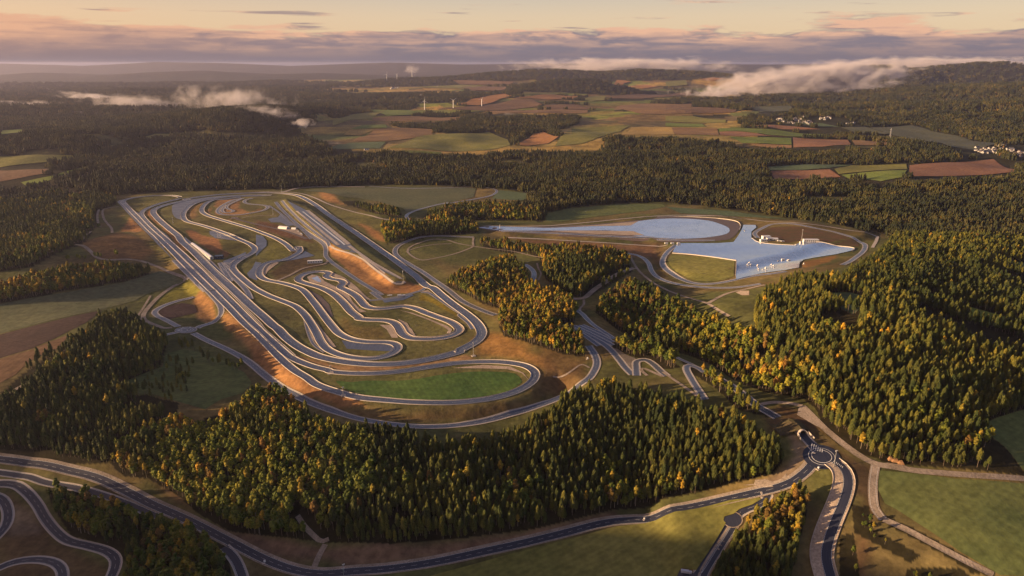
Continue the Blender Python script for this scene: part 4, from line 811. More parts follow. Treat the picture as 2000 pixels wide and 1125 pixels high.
road('gravel_track', [('J', [(500,130),(560,190),(640,270),(750,360),(850,430),(930,472),(1000,482),(1150,508),(1300,522),(1500,537),(1830,560)])], 5.5, 1.2, 1.2, lines=False, m=M_PATH, ms=M_PATH)
area('gravel_yard', 'J', [(470,182),(480,140),(505,128),(570,180),(650,262),(640,275),(560,235)], M_PATH, up=0.1)
area('gravel_yard', 'J', [(950,468),(1000,462),(1100,478),(1160,505),(1100,512),(1000,495)], M_PATH, up=0.1)
road('gravel_track', [('J', [(930,478),(916,560),(914,650),(928,740),(975,795)])], 6.5, 1.0, 1.0, lines=True, m=M_PATH, ms=M_PATH)
road('gravel_track', [('J', [(975,795),(1100,850),(1250,930),(1400,1010),(1620,1122)])], 4.5, 1.0, 1.0, lines=False, m=M_PATH, ms=M_PATH)
area('gravel_yard', 'K', [(1000,232),(1090,222),(1100,190),(1180,185),(1240,205),(1300,185),(1340,140),(1345,160),(1320,195),(1230,225),(1240,245),(1170,250),(1130,235)], M_PATH, up=0.1)
road('gravel_track', [('L', [(1660,450),(1700,510),(1760,570),(1800,600),(1835,580)])], 3.5, 0.8, 0.8, lines=False, m=M_PATH, ms=M_PATH)
road('gravel_track', [('L', [(1815,610),(1780,670),(1755,735)])], 4, 0.8, 0.8, lines=False, m=M_PATH, ms=M_PATH)
road('test_track', [('L', [(-200,190),(0,212),(150,232),(240,262),(420,295),(600,345),(750,400),(880,455)])], 7, 1.2, 1.2, m=M_ASPH_D)
road('test_track', [('L', [(1250,625),(1310,690),(1350,780),(1370,860)])], 8, 1.5, 1.5, m=M_ASPH_D)
road('test_track', [('L', [(-100,280),(0,272),(80,275),(150,320),(210,390),(250,460),(315,540),(380,590),(500,620),(600,650),(648,695),(640,750),(600,830)])], 8.5, 1.5, 1.5, m=M_ASPH_D, centre=True)
road('test_track', [('L', [(-120,330),(0,350),(38,400),(46,455),(25,520),(-40,590)])], 8.5, 1.5, 1.5, m=M_ASPH_D, centre=True)
road('test_track', [('L', [(-60,770),(0,738),(80,708),(200,694),(300,710),(345,750),(350,830)])], 8, 1.5, 1.5, m=M_ASPH_D, centre=True)
# roundabouts
def ring(cx, cy, r, seg=40):
    a = np.linspace(0, 2*math.pi, seg, endpoint=False); return np.column_stack([cx+r*np.cos(a), cy+r*np.sin(a)])
def roundabout(crop, c, r, rings, m, base=True):
    q = WL(crop, [c])[0]
    o = sheet('roundabout', None, m, up=0.35, step=3, world=ring(*q, r))
    for (r0, r1, mm) in rings:
        a = ring(*q, r0); b = ring(*q, r1); z0 = hz(a[:, 0], a[:, 1])+0.8; z1 = hz(b[:, 0], b[:, 1])+0.8; n = len(a)
        z0 += 0.0
        mesh_obj('lane_marking' if mm is M_LINE else 'kerb_ring', np.vstack([np.column_stack([a, z0]), np.column_stack([b, z1])]), [(i, (i+1) % n, n+(i+1) % n, n+i) for i in range(n)], mm, o)
    mark(np.array([q[0]]), np.array([q[1]]), r+5); return q, o
roundabout('C', (800,710), 15, [(15, 16, M_CONC), (6.5, 7, M_LINE), (10, 10.4, M_LINE)], M_ASPH)
rq, ro = roundabout('J', (614,426), 18, [(9.2, 9.7, M_LINE), (12.2, 12.6, M_LINE)], M_ASPH_D)
roundabout('K', (922,505), 8.5, [(8.5, 9.4, M_PATH)], M_ASPH_D)
area('hatched_area', 'J', [(540,330),(700,405),(700,425),(560,420)], M_ASPH_D, up=0.25)
for k in range(6):                                   # hatched bars on the splitter
    x = 556+12*k; y = 350+7*k; P = WL('J', [(x,y),(x+4,y+2),(x-2+2*k*0.4,y+36-3*k),(x-6+2*k*0.4,y+34-3*k)])
    mesh_obj('lane_marking', np.column_stack([P, hz(P[:, 0], P[:, 1])+1.05]), [(0, 1, 2, 3)], M_LINE, ro)
for k in range(5):
    x = 700+9*k; y = 462+6*k; P = WL('J', [(x,y),(x+3,y+1),(x-1,y+11),(x-4,y+10)])
    mesh_obj('lane_marking', np.column_stack([P, hz(P[:, 0], P[:, 1])+1.05]), [(0, 1, 2, 3)], M_LINE, ro)
# ================================================================== trees
def leafmat(name, cols, rough=0.8, trans=0.0):
    def f(nt, b):
        oi = N(nt, 'ShaderNodeObjectInfo'); r = ramp(nt, cols); Lk(nt, oi, r, 'Random', 0)
        n = noise(nt, 0.9, 3, 0.6); n2 = noise(nt, 0.02, 4, 0.6); n3 = noise(nt, 0.0035, 4, 0.6)
        col = mixc(nt, 0.85, r.outputs[0], mixc(nt, rmp(nt, n.outputs[0], 0.3, 0.7), (0.55, 0.55, 0.55), (1.5, 1.5, 1.4)), 'MULTIPLY')
        col = mixc(nt, 0.6, col, mixc(nt, rmp(nt, n2.outputs[0], 0.35, 0.65), (0.75, 0.85, 0.8), (1.3, 1.15, 0.95)), 'MULTIPLY')
        col = mixc(nt, 0.8, col, mixc(nt, rmp(nt, n3.outputs[0], 0.40, 0.62), (0.62, 0.68, 0.72), (1.4, 1.25, 1.0)), 'MULTIPLY')
        nt.links.new(col, b.inputs['Base Color']); b.inputs['Roughness'].default_value = rough; b.inputs['Specular IOR Level'].default_value = 0.2
    return mat(name, f)
M_SPRUCE = leafmat('spruce_needles', [(0, (0.032,0.046,0.012)), (0.5, (0.062,0.073,0.016)), (1, (0.115,0.112,0.020))])
M_LEAF = leafmat('green_leaves', [(0, (0.055,0.080,0.014)), (0.5, (0.11,0.13,0.018)), (1, (0.19,0.18,0.024))])
M_GOLD = leafmat('yellow_autumn_leaves', [(0, (0.14,0.13,0.02)), (0.5, (0.24,0.18,0.025)), (1, (0.38,0.24,0.03))])
M_RUST = leafmat('rust_autumn_leaves', [(0, (0.10,0.072,0.022)), (0.5, (0.145,0.09,0.026)), (1, (0.20,0.11,0.03))])
M_BARK = plain('tree_bark', (0.16, 0.12, 0.085), 0.9); M_BARKP = plain('pale_bark', (0.30, 0.25, 0.19), 0.85)
def tri_mesh(V, F): return np.array(V, float), [tuple(f) for f in F]
def spruce_crown(seed, H=30, base=0.30, w=3.3, tiers=8, seg=9):
    r = random.Random(seed); V = []; F = []
    for t in range(tiers):
        f = t/(tiers-1); zb = H*(base+(1-base)*(f**0.92))*0.965; rad = w*max(0.0, 1-f**2.2)**0.75+0.55; ht = H*(1-base)/tiers*1.9
        if t == 0: rad *= 0.8
        zt = min(H, zb+ht); k = len(V); V.append((r.uniform(-.1,.1), r.uniform(-.1,.1), zt))
        for s in range(seg*2):
            a = math.pi*s/seg+r.uniform(-.12,.12)+t; q = rad*(r.uniform(0.85,1.25) if s % 2 == 0 else r.uniform(0.5,0.72))
            V.append((q*math.cos(a), q*math.sin(a), zb-(0.9 if s % 2 == 0 else -0.1)*r.uniform(.5,1.2)))
        for s in range(seg*2): F.append((k, k+1+s, k+1+(s+1) % (seg*2)))
    return tri_mesh(V, F)
ICO = None
def ico(sub):
    bm = bmesh.new(); bmesh.ops.create_icosphere(bm, subdivisions=sub, radius=1.0)
    V = np.array([v.co[:] for v in bm.verts]); F = [tuple(v.index for v in f.verts) for f in bm.faces]; bm.free(); return V, F
ICO1 = ico(1); ICO2 = ico(2)
def leafy_crown(seed, H=25, base=0.30, w=5.0, lobes=9, cards=170, narrow=False):
    r = random.Random(seed); q = np.random.default_rng(seed); V = []; F = []; n = 0; cs = []
    for l in range(lobes):
        f = (l+0.5)/lobes; env = math.sin(math.pi*min(0.97, 0.18+0.80*f))**0.8
        a = l*2.4+r.uniform(-.5,.5); d = w*env*r.uniform(0.30,0.62)*(0 if l == lobes-1 else 1)
        c = np.array([d*math.cos(a), d*math.sin(a), H*(base+(1-base)*(0.12+0.76*f))]); s = w*env*r.uniform(0.42,0.62)+0.5
        P = ICO1[0]*(1+q.uniform(-.28,.28,(len(ICO1[0]),1)))*np.array([s, s, s*r.uniform(.8,1.15)])+c
        V.append(P); F += [tuple(i+n for i in fc) for fc in ICO1[1]]; n += len(P); cs.append((c, s))
    for k in range(cards):
        c, s = cs[r.randrange(len(cs))]; d = q.normal(size=3); d /= np.linalg.norm(d); p = c+d*s*r.uniform(.85,1.28)
        u = q.normal(size=3); u /= np.linalg.norm(u); v = np.cross(u, d); sz = r.uniform(.45,1.0)
        P = np.array([p+u*sz, p-u*sz*.6+v*sz*.8, p-u*sz*.5-v*sz*.9, ]); V.append(P); F.append((n, n+1, n+2)); n += 3
    return np.vstack(V), F
def trunk_mesh(H, top, r0, r1, seg=6, limbs=0, seed=0, lean=0.0, w=4):
    V = []; F = []; r = random.Random(seed)
    def tube(p, q, a, b, sg):
        k = len(V); p = Vector(p); q = Vector(q); d = (q-p).normalized(); u = d.orthogonal().normalized(); v = d.cross(u)
        for (c, rad) in ((p, a), (q, b)):
            for s in range(sg): t = 2*math.pi*s/sg; V.append(tuple(c+u*rad*math.cos(t)+v*rad*math.sin(t)))
        for s in range(sg): F.append((k+s, k+(s+1) % sg, k+sg+(s+1) % sg, k+sg+s))
    tube((0,0,-1), (lean*.3,0,H*top*.5), r0, (r0+r1)/2, seg); tube((lean*.3,0,H*top*.5), (lean,0,H*top), (r0+r1)/2, r1, seg)
    for l in range(limbs):
        a = l*2.4+r.uniform(-.4,.4); z = H*r.uniform(.32,.6); tube((0,0,z), (w*.6*math.cos(a), w*.6*math.sin(a), z+H*.16), r1*.7, r1*.25, 4)
    return np.array(V), F
def raw_mesh(name, parts):
    """parts: (verts, faces, material) joined into one mesh, one slot each"""
    V = []; F = []; MI = []; n = 0; me = bpy.data.meshes.new(name)
    for k, (v, f, m) in enumerate(parts):
        V.append(v); F += [tuple(i+n for i in q) for q in f]; MI += [k]*len(f); n += len(v); me.materials.append(m)
    me.from_pydata([tuple(p) for p in np.vstack(V)], [], F); me.polygons.foreach_set('material_index', MI); me.update(); return me
KINDS = {}      # name -> list of (crown V,F, crown mat, trunk V,F, trunk mat)
KINDS['spruce_tree'] = [(spruce_crown(s, H, b, w), M_SPRUCE, trunk_mesh(H, .8, .28, .1), M_BARK) for s, H, b, w in ((1,24,.28,3.1),(2,22,.22,2.9),(3,26,.44,2.9),(4,18,.18,2.8),(5,25,.5,3.3),(6,21,.3,2.5))]
KINDS['leafy_tree'] = [(leafy_crown(s, H, b, w), M_LEAF, trunk_mesh(H, .75, .38, .16, limbs=4, seed=s), M_BARK) for s, H, b, w in ((11,25,.28,5.0),(12,28,.34,4.6),(13,22,.22,5.2))]
KINDS['golden_tree'] = [(leafy_crown(s, H, b, w), M_GOLD, trunk_mesh(H, .75, .28, .12, limbs=3, seed=s), M_BARKP) for s, H, b, w in ((21,24,.34,3.3),(22,27,.42,3.0))]
KINDS['rust_tree'] = [(leafy_crown(s, H, b, w), M_RUST, trunk_mesh(H, .75, .32, .14, limbs=4, seed=s), M_BARK) for s, H, b, w in ((31,25,.32,4.2),(32,23,.26,4.6))]
ORDER = ['spruce_tree', 'leafy_tree', 'golden_tree', 'rust_tree']
# ---- where they stand
def blocked(x, y):
    i = ((y-RM_Y0)/RM_S).astype(int); j = ((x-RM_X0)/RM_S).astype(int); ok = (i >= 0)&(i < RM.shape[0])&(j >= 0)&(j < RM.shape[1])
    b = np.zeros(x.shape, bool); b[ok] = RM[i[ok], j[ok]]; return b
ALLX = []; 
def scatter(P, sp, bl, au, jit=0.46):
    sp = sp*0.78
    lo = P.min(0); hi = P.max(0); X, Y = np.meshgrid(np.arange(lo[0], hi[0], sp), np.arange(lo[1], hi[1], sp*0.94)); X = X+(np.arange(X.shape[0]) % 2)[:, None]*sp/2
    X = X.ravel(); Y = Y.ravel(); X = X+rng.uniform(-jit, jit, X.size)*sp; Y = Y+rng.uniform(-jit, jit, Y.size)*sp
    wob = 5*fbm(X/30, Y/30, 55, 2); Xi = X+wob; Yi = Y+wob*0.5
    ok = inside(P, Xi, Yi)&~blocked(X, Y)
    X, Y = X[ok], Y[ok]
    for H in HOLES: i = ~inside(H, X, Y); X, Y = X[i], Y[i]
    for H in POLYS:
        if np.abs(H-P.mean(0)).max() > 3000: continue
        i = ~inside(H, X, Y); X, Y = X[i], Y[i]
    Zt = hz(X, Y); kk = (CAMZ-Zt)/(CAMZ-Zt-25); XS = X*kk; YS = Y*kk; ok = np.ones(X.size, bool)
    k2 = (CAMZ-Zt)/(CAMZ-Zt-29)
    for H in HOLES+FIELDS:
        if np.abs(H-P.mean(0)).max() < 3500: ok &= ~inside(H, XS, YS)
    for H in HOLES[:3]: ok &= ~inside(H, X*k2, Y*k2)
    X, Y = X[ok], Y[ok]
    gap = fbm(X/38, Y/38, 66, 2)+0.35*fbm(X/11, Y/11, 67, 1) > -0.58; X, Y = X[gap], Y[gap]
    u, v, dep = project(np.column_stack([X, Y, hz(X, Y)])); i = (u > -420)&(u < 2500)&(v < 1320); X, Y, u, v = X[i], Y[i], u[i], v[i]
    n = X.size; patch = fbm(X/55, Y/55, 88, 2)+0.25*fbm(X/12, Y/12, 89, 1); r = rng.random(n)
    blf = np.full(n, bl) if bl is not None else np.clip(0.85-ss(560, 760, u)*0.55-ss(840, 1000, v)*0.05+0.1*ss(1250, 1450, u), 0, 1)
    leafy = (patch*0.9+0.5+0.25*(r-0.5)) < blf*1.05-0.02
    r2 = rng.random(n); aup = fbm(X/40, Y/40, 99, 2)*0.35+au
    k = np.where(leafy, 1, 0); k = np.where(leafy&(r2 < aup*0.75), 2, k); k = np.where(leafy&(r2 > 1-aup*0.45), 3, k)
    k = np.where(~leafy&(r2 < 0.015), 2, k)
    ALLX.append(np.column_stack([X, Y, k, 0.92*rng.uniform(0.62, 1.12, n)*(1+0.35*fbm(X/70, Y/70, 71, 2))*np.where(k == 1, rng.uniform(.7, 1.0, n), 1)]))
small = len(FORESTS)-4
for q, (P, sp, bl, au) in enumerate(FORESTS):
    scatter(P, sp, bl, au)
    if q >= small: ALLX[-1][:, 3] *= 0.5
# lone spruces and bushes in the clearing, along the field edges
def lone(crop, pts, k, s):
    W = WL(crop, pts); ALLX.append(np.column_stack([W, np.full(len(W), k), np.full(len(W), s)*rng.uniform(.85, 1.15, len(W))]))
lone('NN', [(1240,345),(1255,352),(1280,350),(1330,372),(1300,380),(1385,415),(1400,430),(1430,440),(1440,455),(1500,455),(1515,462),(1560,480),(1575,475),(1665,505),(1230,465),(1215,470),(1330,490),(1215,530),(1290,480),(1180,475)], 0, 0.75)
lone('NN', [(825,575),(840,580),(915,575),(880,595),(870,590),(1000,615),(1010,640),(1030,625),(1050,640),(1080,620),(1100,640),(1130,650),(1160,640),(1190,655),(1220,650),(1250,660),(1285,650),(1010,520),(1050,540),(1090,520),(1150,500),(1120,480)], 0, 0.6)
lone('NN', [(1150,510),(1240,560),(1260,555),(1300,560),(1580,490),(1610,500),(1640,510),(1465,470)], 1, 0.5)
lone('S', [(853,366)], 2, 0.9); lone('S', [(1150,512),(1096,490),(1020,497),(1030,498),(1062,500)], 2, 0.9)
lone('M', [(510,690),(525,700),(590,680),(610,690),(650,690),(880,660),(890,665),(750,690),(770,680),(720,670),(745,450),(760,455),(575,540),(480,610),(440,590),(390,580)], 1, 0.6)
cq = np.random.default_rng(5); cp = np.column_stack([cq.uniform(740, 1340, 130), cq.uniform(440, 740, 130)]); ck = fbm(cp[:, 0]/90, cp[:, 1]/60, 301, 2) > -0.02
cp = cp[ck&(cp[:, 0]*0.9+cp[:, 1] < 1790)]; lone('NN', [tuple(p) for p in cp], 0, 0.55)
def belt(near, kinds, s):
    lone(*near, kinds, s)
T_ALL = np.vstack(ALLX); TZ = hz(T_ALL[:, 0], T_ALL[:, 1])
tu, tv, tdep = project(np.column_stack([T_ALL[:, :2], TZ])); tv_top = project(np.column_stack([T_ALL[:, :2], TZ+20]))[1]
vis = (tu > -10)&(tu < 2010)&(tv_top < 1120)&(tv < 1180)
single = np.zeros(len(T_ALL), bool); order = np.argsort(tdep)
pick = []
for k in range(4):
    c = order[(T_ALL[order, 2] == k)&vis[order]][:300]; pick.append(c); single[c] = True
def stand_of(u, v):
    if u > 1590 and v > 930: return 'in the thickets by the gravel road', 'thickets by the gravel road'
    if u > 1360 and v > 960: return 'in the grove below the fork', 'grove below the fork'
    if u < 480 and v > 950: return 'in the wood inside the bottom left curves', 'wood inside the bottom left curves'
    if u < 300: return 'in the left slope wood', 'left slope wood'
    if u > 1560: return 'in the right conifer forest', 'right conifer forest'
    return 'in the big wood below the banked loop', 'wood below the banked loop'
LOOK = ['dark green spruce', 'green broadleaf tree', 'yellow autumn tree', 'rust brown tree']
CAT = ['spruce', 'tree', 'tree', 'tree']; TN = ['spruce_tree', 'broadleaf_tree', 'birch_tree', 'beech_tree']
RC = [C for nm, C in ROADS if nm in ('public_road', 'link_road', 'test_track', 'gravel_track') and C[:, 1].min() < 900]
for k in range(4):
    protos = []
    for (cr, mc, tr, mt) in KINDS[ORDER[k]]:
        protos.append((raw_mesh('crown', [(cr[0], cr[1], mc)]), raw_mesh('trunk', [(tr[0], tr[1], mt)])))
    for n, i in enumerate(pick[k]):
        x, y, _, s = T_ALL[i]; st, gp = stand_of(tu[i], tv[i])
        near = min(float(np.min(np.hypot(C[:, 0]-x, C[:, 1]-y))) for C in RC); edge = near < 32
        sz = 'tall ' if s > 0.98 else 'low ' if s < 0.76 else 'medium '
        if edge: st = st.replace('in the', 'at road edge of the', 1); gp += ', road edge'
        gp = sz+gp
        t = thing(TN[k], sz+LOOK[k]+' '+st, CAT[k], (x, y, float(TZ[i])-0.2), float(rng.uniform(0, 6.28)), LOOK[k]+'s, '+gp)
        t.scale = (s*float(rng.uniform(.9, 1.1)),)*2+(s,)
        cm, tm = protos[n % len(protos)]
        c = bpy.data.objects.new('crown', cm); COL.objects.link(c); c.parent = t
        c = bpy.data.objects.new('trunk', tm); COL.objects.link(c); c.parent = t
# ---- the rest of each kind, and the far woods, as one scattered mass each
def instanced(name, label, pts, scl, idx, protos):
    """one object: points on the land, each carrying one of the tree shapes"""
    me = bpy.data.meshes.new(name); me.vertices.add(len(pts)); me.vertices.foreach_set('co', np.asarray(pts, np.float32).ravel())
    def at(nm, typ, v):
        a = me.attributes.new(nm, typ, 'POINT'); a.data.foreach_set('value' if typ != 'FLOAT_VECTOR' else 'vector', v)
    at('turn', 'FLOAT', rng.uniform(0, 6.28, len(pts)).astype(np.float32)); at('size', 'FLOAT', np.asarray(scl, np.float32)); at('which', 'INT', np.asarray(idx, np.int32))
    o = bpy.data.objects.new(name, me); COL.objects.link(o); o['kind'] = 'stuff'; o['label'] = label
    nt = bpy.data.node_groups.new(name+'_scatter', 'GeometryNodeTree')
    nt.interface.new_socket('Geometry', in_out='INPUT', socket_type='NodeSocketGeometry'); nt.interface.new_socket('Geometry', in_out='OUTPUT', socket_type='NodeSocketGeometry')
    gi = nt.nodes.new('NodeGroupInput'); go = nt.nodes.new('NodeGroupOutput'); join = nt.nodes.new('GeometryNodeGeometryToInstance')
    iop = nt.nodes.new('GeometryNodeInstanceOnPoints'); iop.inputs['Pick Instance'].default_value = True
    for j, pm in reversed(list(enumerate(protos))):
        po = bpy.data.objects.new('shape_%s' % name, pm); oi = nt.nodes.new('GeometryNodeObjectInfo'); oi.inputs['As Instance'].default_value = True
        oi.inputs['Object'].default_value = po; nt.links.new(oi.outputs['Geometry'], join.inputs[0])
    def na(nm, typ): n = nt.nodes.new('GeometryNodeInputNamedAttribute'); n.data_type = typ; n.inputs[0].default_value = nm; return n
    w = na('which', 'INT'); s = na('size', 'FLOAT'); t = na('turn', 'FLOAT')
    cx = nt.nodes.new('ShaderNodeCombineXYZ'); nt.links.new(t.outputs[0], cx.inputs[2])
    nt.links.new(gi.outputs[0], iop.inputs['Points']); nt.links.new(join.outputs[0], iop.inputs['Instance'])
    nt.links.new(w.outputs[0], iop.inputs['Instance Index']); nt.links.new(cx.outputs[0], iop.inputs['Rotation']); nt.links.new(s.outputs[0], iop.inputs['Scale'])
    nt.links.new(iop.outputs[0], go.inputs[0]); m = o.modifiers.new('scatter', 'NODES'); m.node_group = nt
    return o
STUFF = [('spruce_forest', 'dense dark green spruce forest around the test track'), ('broadleaf_forest', 'green broadleaf woodland around the test track'),
         ('yellow_autumn_trees', 'yellow autumn trees scattered through the woods'), ('rust_autumn_trees', 'rust brown autumn trees scattered through the woods')]
for k in range(4):
    i = np.where((T_ALL[:, 2] == k)&~single)[0]; pr = [raw_mesh(ORDER[k], [(cr[0], cr[1], mc), (tr[0], tr[1], mt)]) for (cr, mc, tr, mt) in KINDS[ORDER[k]]]
    instanced(STUFF[k][0], STUFF[k][1], np.column_stack([T_ALL[i, :2], TZ[i]-0.2]), T_ALL[i, 3], rng.integers(0, len(pr), len(i)), pr)
# far woods: small clumps of trees with a ragged top
def clump(seed, n, span, mats, low=False):
    r = random.Random(seed); parts = {m: ([], [], 0) for m in mats}
    for t in range(n):
        m = r.choices(mats, WGT)[0]; x = r.uniform(-span, span)/1; y = r.uniform(-span, span); s = r.uniform(.75, 1.15)
        if m is M_FCON: V, F = spruce_crown(seed*50+t, 26, .15, 3.6, 4, 5)
        else: V, F = leafy_crown(seed*50+t, 22, .1, 5.4, 3, 14)
        V = V*s+np.array([x, y, -1]); a, b, k = parts[m]; b += [tuple(i+k for i in f) for f in F]; a.append(V); parts[m] = (a, b, k+len(V))
    return raw_mesh('clump', [(np.vstack(a), b, m) for m, (a, b, k) in parts.items() if a])
M_FCON = leafmat('distant_shaded_needles', [(0, (0.020,0.028,0.012)), (0.5, (0.034,0.040,0.016)), (1, (0.060,0.058,0.020))])  # cloud shade over the far woods is put into the needle colour
M_FLEAF = leafmat('distant_shaded_leaves', [(0, (0.035,0.038,0.016)), (0.5, (0.056,0.052,0.020)), (1, (0.085,0.070,0.024))])  # autumn brown, darkened further to stand for cloud shade
WGT = [20, 5, .12, .2]
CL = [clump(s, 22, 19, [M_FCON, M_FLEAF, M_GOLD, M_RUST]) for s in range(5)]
WGT = [9, 12, .3, .6]
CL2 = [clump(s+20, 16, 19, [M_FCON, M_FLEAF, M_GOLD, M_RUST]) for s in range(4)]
FAR_TREES = WL('S', FAR_EDGE)
def far_points():
    out = []
    for (r0, r1, sp, gs) in ((1500, 3300, 34, 0.92), (3300, 5500, 40, 1.0), (5500, 9000, 70, 1.15), (9000, 14500, 120, 1.5)):
        X, Y = np.meshgrid(np.arange(-r1, r1, sp), np.arange(400, r1, sp)); X = X.ravel()+rng.uniform(-.35, .35, X.size)*sp; Y = Y.ravel()+rng.uniform(-.35, .35, Y.size)*sp
        r = np.hypot(X, Y); i = (r > r0)&(r < r1)&(np.abs(X)/Y < 1.05); X, Y = X[i], Y[i]
        i = inside(FAR_W, X, Y); X, Y = X[i], Y[i]
        i = ~blocked(X, Y); X, Y = X[i], Y[i]
        Zt = hz(X, Y); kk = (CAMZ-Zt)/np.maximum(CAMZ-Zt-23*gs, 30); XS = X*kk; YS = Y*kk      # the land a crown would hide
        for H in POLYS+HOLES+VILLAGES:
            vil = any(H is q for q in VILLAGES)
            lo = H.min(0)-900; hi = H.max(0)+30; b = (X > lo[0])&(X < hi[0]+200)&(Y > lo[1])&(Y < hi[1])
            if b.any():
                q = np.where(b)[0]; bad = inside(H, X[q], Y[q])|(segdist(H, X[q], Y[q]) < 17)|inside(H, XS[q], YS[q]); bad &= (rng.random(len(q)) < .8) | (not vil); keep = np.ones(X.size, bool); keep[q[bad]] = False; X, Y, XS, YS = X[keep], Y[keep], XS[keep], YS[keep]
        # open land where the photograph shows fields and pasture between the woods
        openland = open_mask(X, Y)|((np.hypot(X, Y) > 2000)&glade(X, Y)); u, v, _ = project(np.column_stack([X, Y, hz(X, Y)]))
        X, Y, u, v = X[~openland], Y[~openland], u[~openland], v[~openland]
        i = (u > -600)&(u < 2600); X, Y, u = X[i], Y[i], u[i]
        out.append(np.column_stack([X, Y, np.full(len(X), gs)*rng.uniform(.85, 1.12, len(X)), (fbm(X/500, Y/400, 140, 2)+0.25*(X > 2500) > 0.12)]))
    return np.vstack(out)
FP = far_points()
i = FP[:, 3] < .5
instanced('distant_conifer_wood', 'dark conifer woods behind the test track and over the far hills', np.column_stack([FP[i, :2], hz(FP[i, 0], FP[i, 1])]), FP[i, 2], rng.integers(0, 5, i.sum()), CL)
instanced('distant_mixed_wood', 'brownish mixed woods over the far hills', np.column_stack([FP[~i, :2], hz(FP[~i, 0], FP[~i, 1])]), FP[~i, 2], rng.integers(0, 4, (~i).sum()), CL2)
print('TREES', len(T_ALL), 'clumps', len(FP))
# ================================================================== air
def haze_box():
    x = 34000; z1 = CAMZ+45
    V = [(sx*x, y, z) for z in (-95, z1) for y in (-1500, 38000) for sx in (-1, 1)]
    F = [(0, 2, 3, 1), (4, 5, 7, 6), (0, 1, 5, 4), (2, 6, 7, 3), (0, 4, 6, 2), (1, 3, 7, 5)]
    m = bpy.data.materials.new('air'); m.use_nodes = True; nt = m.node_tree; nt.nodes.clear()
    out = N(nt, 'ShaderNodeOutputMaterial'); v = N(nt, 'ShaderNodeVolumePrincipled'); nt.links.new(v.outputs[0], out.inputs['Volume'])
    v.inputs['Color'].default_value = HZ['col']; v.inputs['Density'].default_value = HZ['dens']; v.inputs['Anisotropy'].default_value = HZ['an']
    o = mesh_obj('haze', V, F, m); o['kind'] = 'stuff'; o['label'] = 'thin evening haze over the whole valley'; return o
HZ = dict(col=(0.70, 0.70, 1.0, 1), dens=0.0000195, an=0.42)
haze_box()
# ================================================================== low mist and cloud caught on the hills
def ray_pt(u, v, dist):
    d = rays([(u, v)])[0]; k = dist/d[1]; return np.array([d[0]*k, dist, CAMZ+d[2]*k])
def mist_mat(dens, sx, sy, sz, cut, seed, rough=0.62):
    m = bpy.data.materials.new('mist'); m.use_nodes = True; nt = m.node_tree; nt.nodes.clear()
    out = N(nt, 'ShaderNodeOutputMaterial'); v = N(nt, 'ShaderNodeVolumePrincipled'); nt.links.new(v.outputs[0], out.inputs['Volume'])
    tc = N(nt, 'ShaderNodeTexCoord'); ln = N(nt, 'ShaderNodeVectorMath', operation='LENGTH'); nt.links.new(tc.outputs['Object'], ln.inputs[0])
    mp = N(nt, 'ShaderNodeMapping'); mp.inputs['Scale'].default_value = (sx, sy, sz); mp.inputs['Location'].default_value = (seed*3.1, seed*1.7, seed); nt.links.new(tc.outputs['Object'], mp.inputs[0])
    n = noise(nt, 1.0, 6, rough, mp.outputs[0], 0.6)
    a = N(nt, 'ShaderNodeMath', operation='MULTIPLY_ADD'); nt.links.new(ln.outputs['Value'], a.inputs[0]); a.inputs[1].default_value = -0.42; nt.links.new(n.outputs[0], a.inputs[2])
    r = rmp(nt, a.outputs[0], cut, cut+0.22); q = N(nt, 'ShaderNodeMath', operation='MULTIPLY'); nt.links.new(r, q.inputs[0]); q.inputs[1].default_value = dens
    nt.links.new(q.outputs[0], v.inputs['Density']); v.inputs['Color'].default_value = (0.96, 0.90, 0.92, 1); v.inputs['Anisotropy'].default_value = 0.1
    return m
BOXV = [(x, y, z) for z in (-1, 1) for y in (-1, 1) for x in (-1, 1)]; BOXF = [(0, 2, 3, 1), (4, 5, 7, 6), (0, 1, 5, 4), (2, 6, 7, 3), (0, 4, 6, 2), (1, 3, 7, 5)]
MIST_N = [0]
def mist(u, v, dist, wpx, hpx, dens, label, cut=0.34, freq=1.0, tilt=0.0, dep=0.5):
    c = ray_pt(u, v, dist); sx = wpx/2*dist/FPX; sz = hpx/2*dist/FPX; MIST_N[0] += 1
    o = mesh_obj('mist', BOXV, BOXF, mist_mat(dens, 2.6*freq, 1.6*freq, 1.5, cut, MIST_N[0]))
    o.location = c; o.scale = (sx, sx*dep, sz); o.rotation_euler = (0, tilt, 0); o['kind'] = 'stuff'; o['label'] = label; return o
mist(450, 194, 4900, 430, 84, 0.0065, 'torn white mist drifting along the dark wooded ridge', 0.31, 3.0, R(4), .45)
mist(270, 200, 5600, 320, 44, 0.006, 'loose tatters of mist behind the dark ridge', 0.27, 2.4, R(3), .45)
mist(590, 240, 3950, 90, 32, 0.020, 'small bright tuft of mist on the ridge end', 0.26, 1.2)
mist(530, 218, 4100, 210, 40, 0.010, 'thin wisps hanging below the ridge crest', 0.30, 1.8, R(8))
mist(180, 190, 6400, 220, 30, 0.009, 'faint wisp of mist over the hazy left hills', 0.28, 1.6, R(6))
mist(60, 205, 5600, 200, 30, 0.008, 'pale mist low on the far left', 0.28, 1.5)
mist(170, 226, 5000, 230, 26, 0.010, 'streak of mist on the left ridge', 0.28, 1.7)
mist(1580, 158, 8300, 520, 84, 0.020, 'thick bank of cloud lying in the valley on the right', 0.20, 1.7, R(-6), .35)
mist(1400, 181, 7700, 170, 36, 0.010, 'ragged end of the cloud bank over the farmland', 0.24, 1.5)
mist(1230, 129, 14500, 560, 40, 0.006, 'low white cloud behind the long far ridge', 0.22, 2.4, 0, .3)
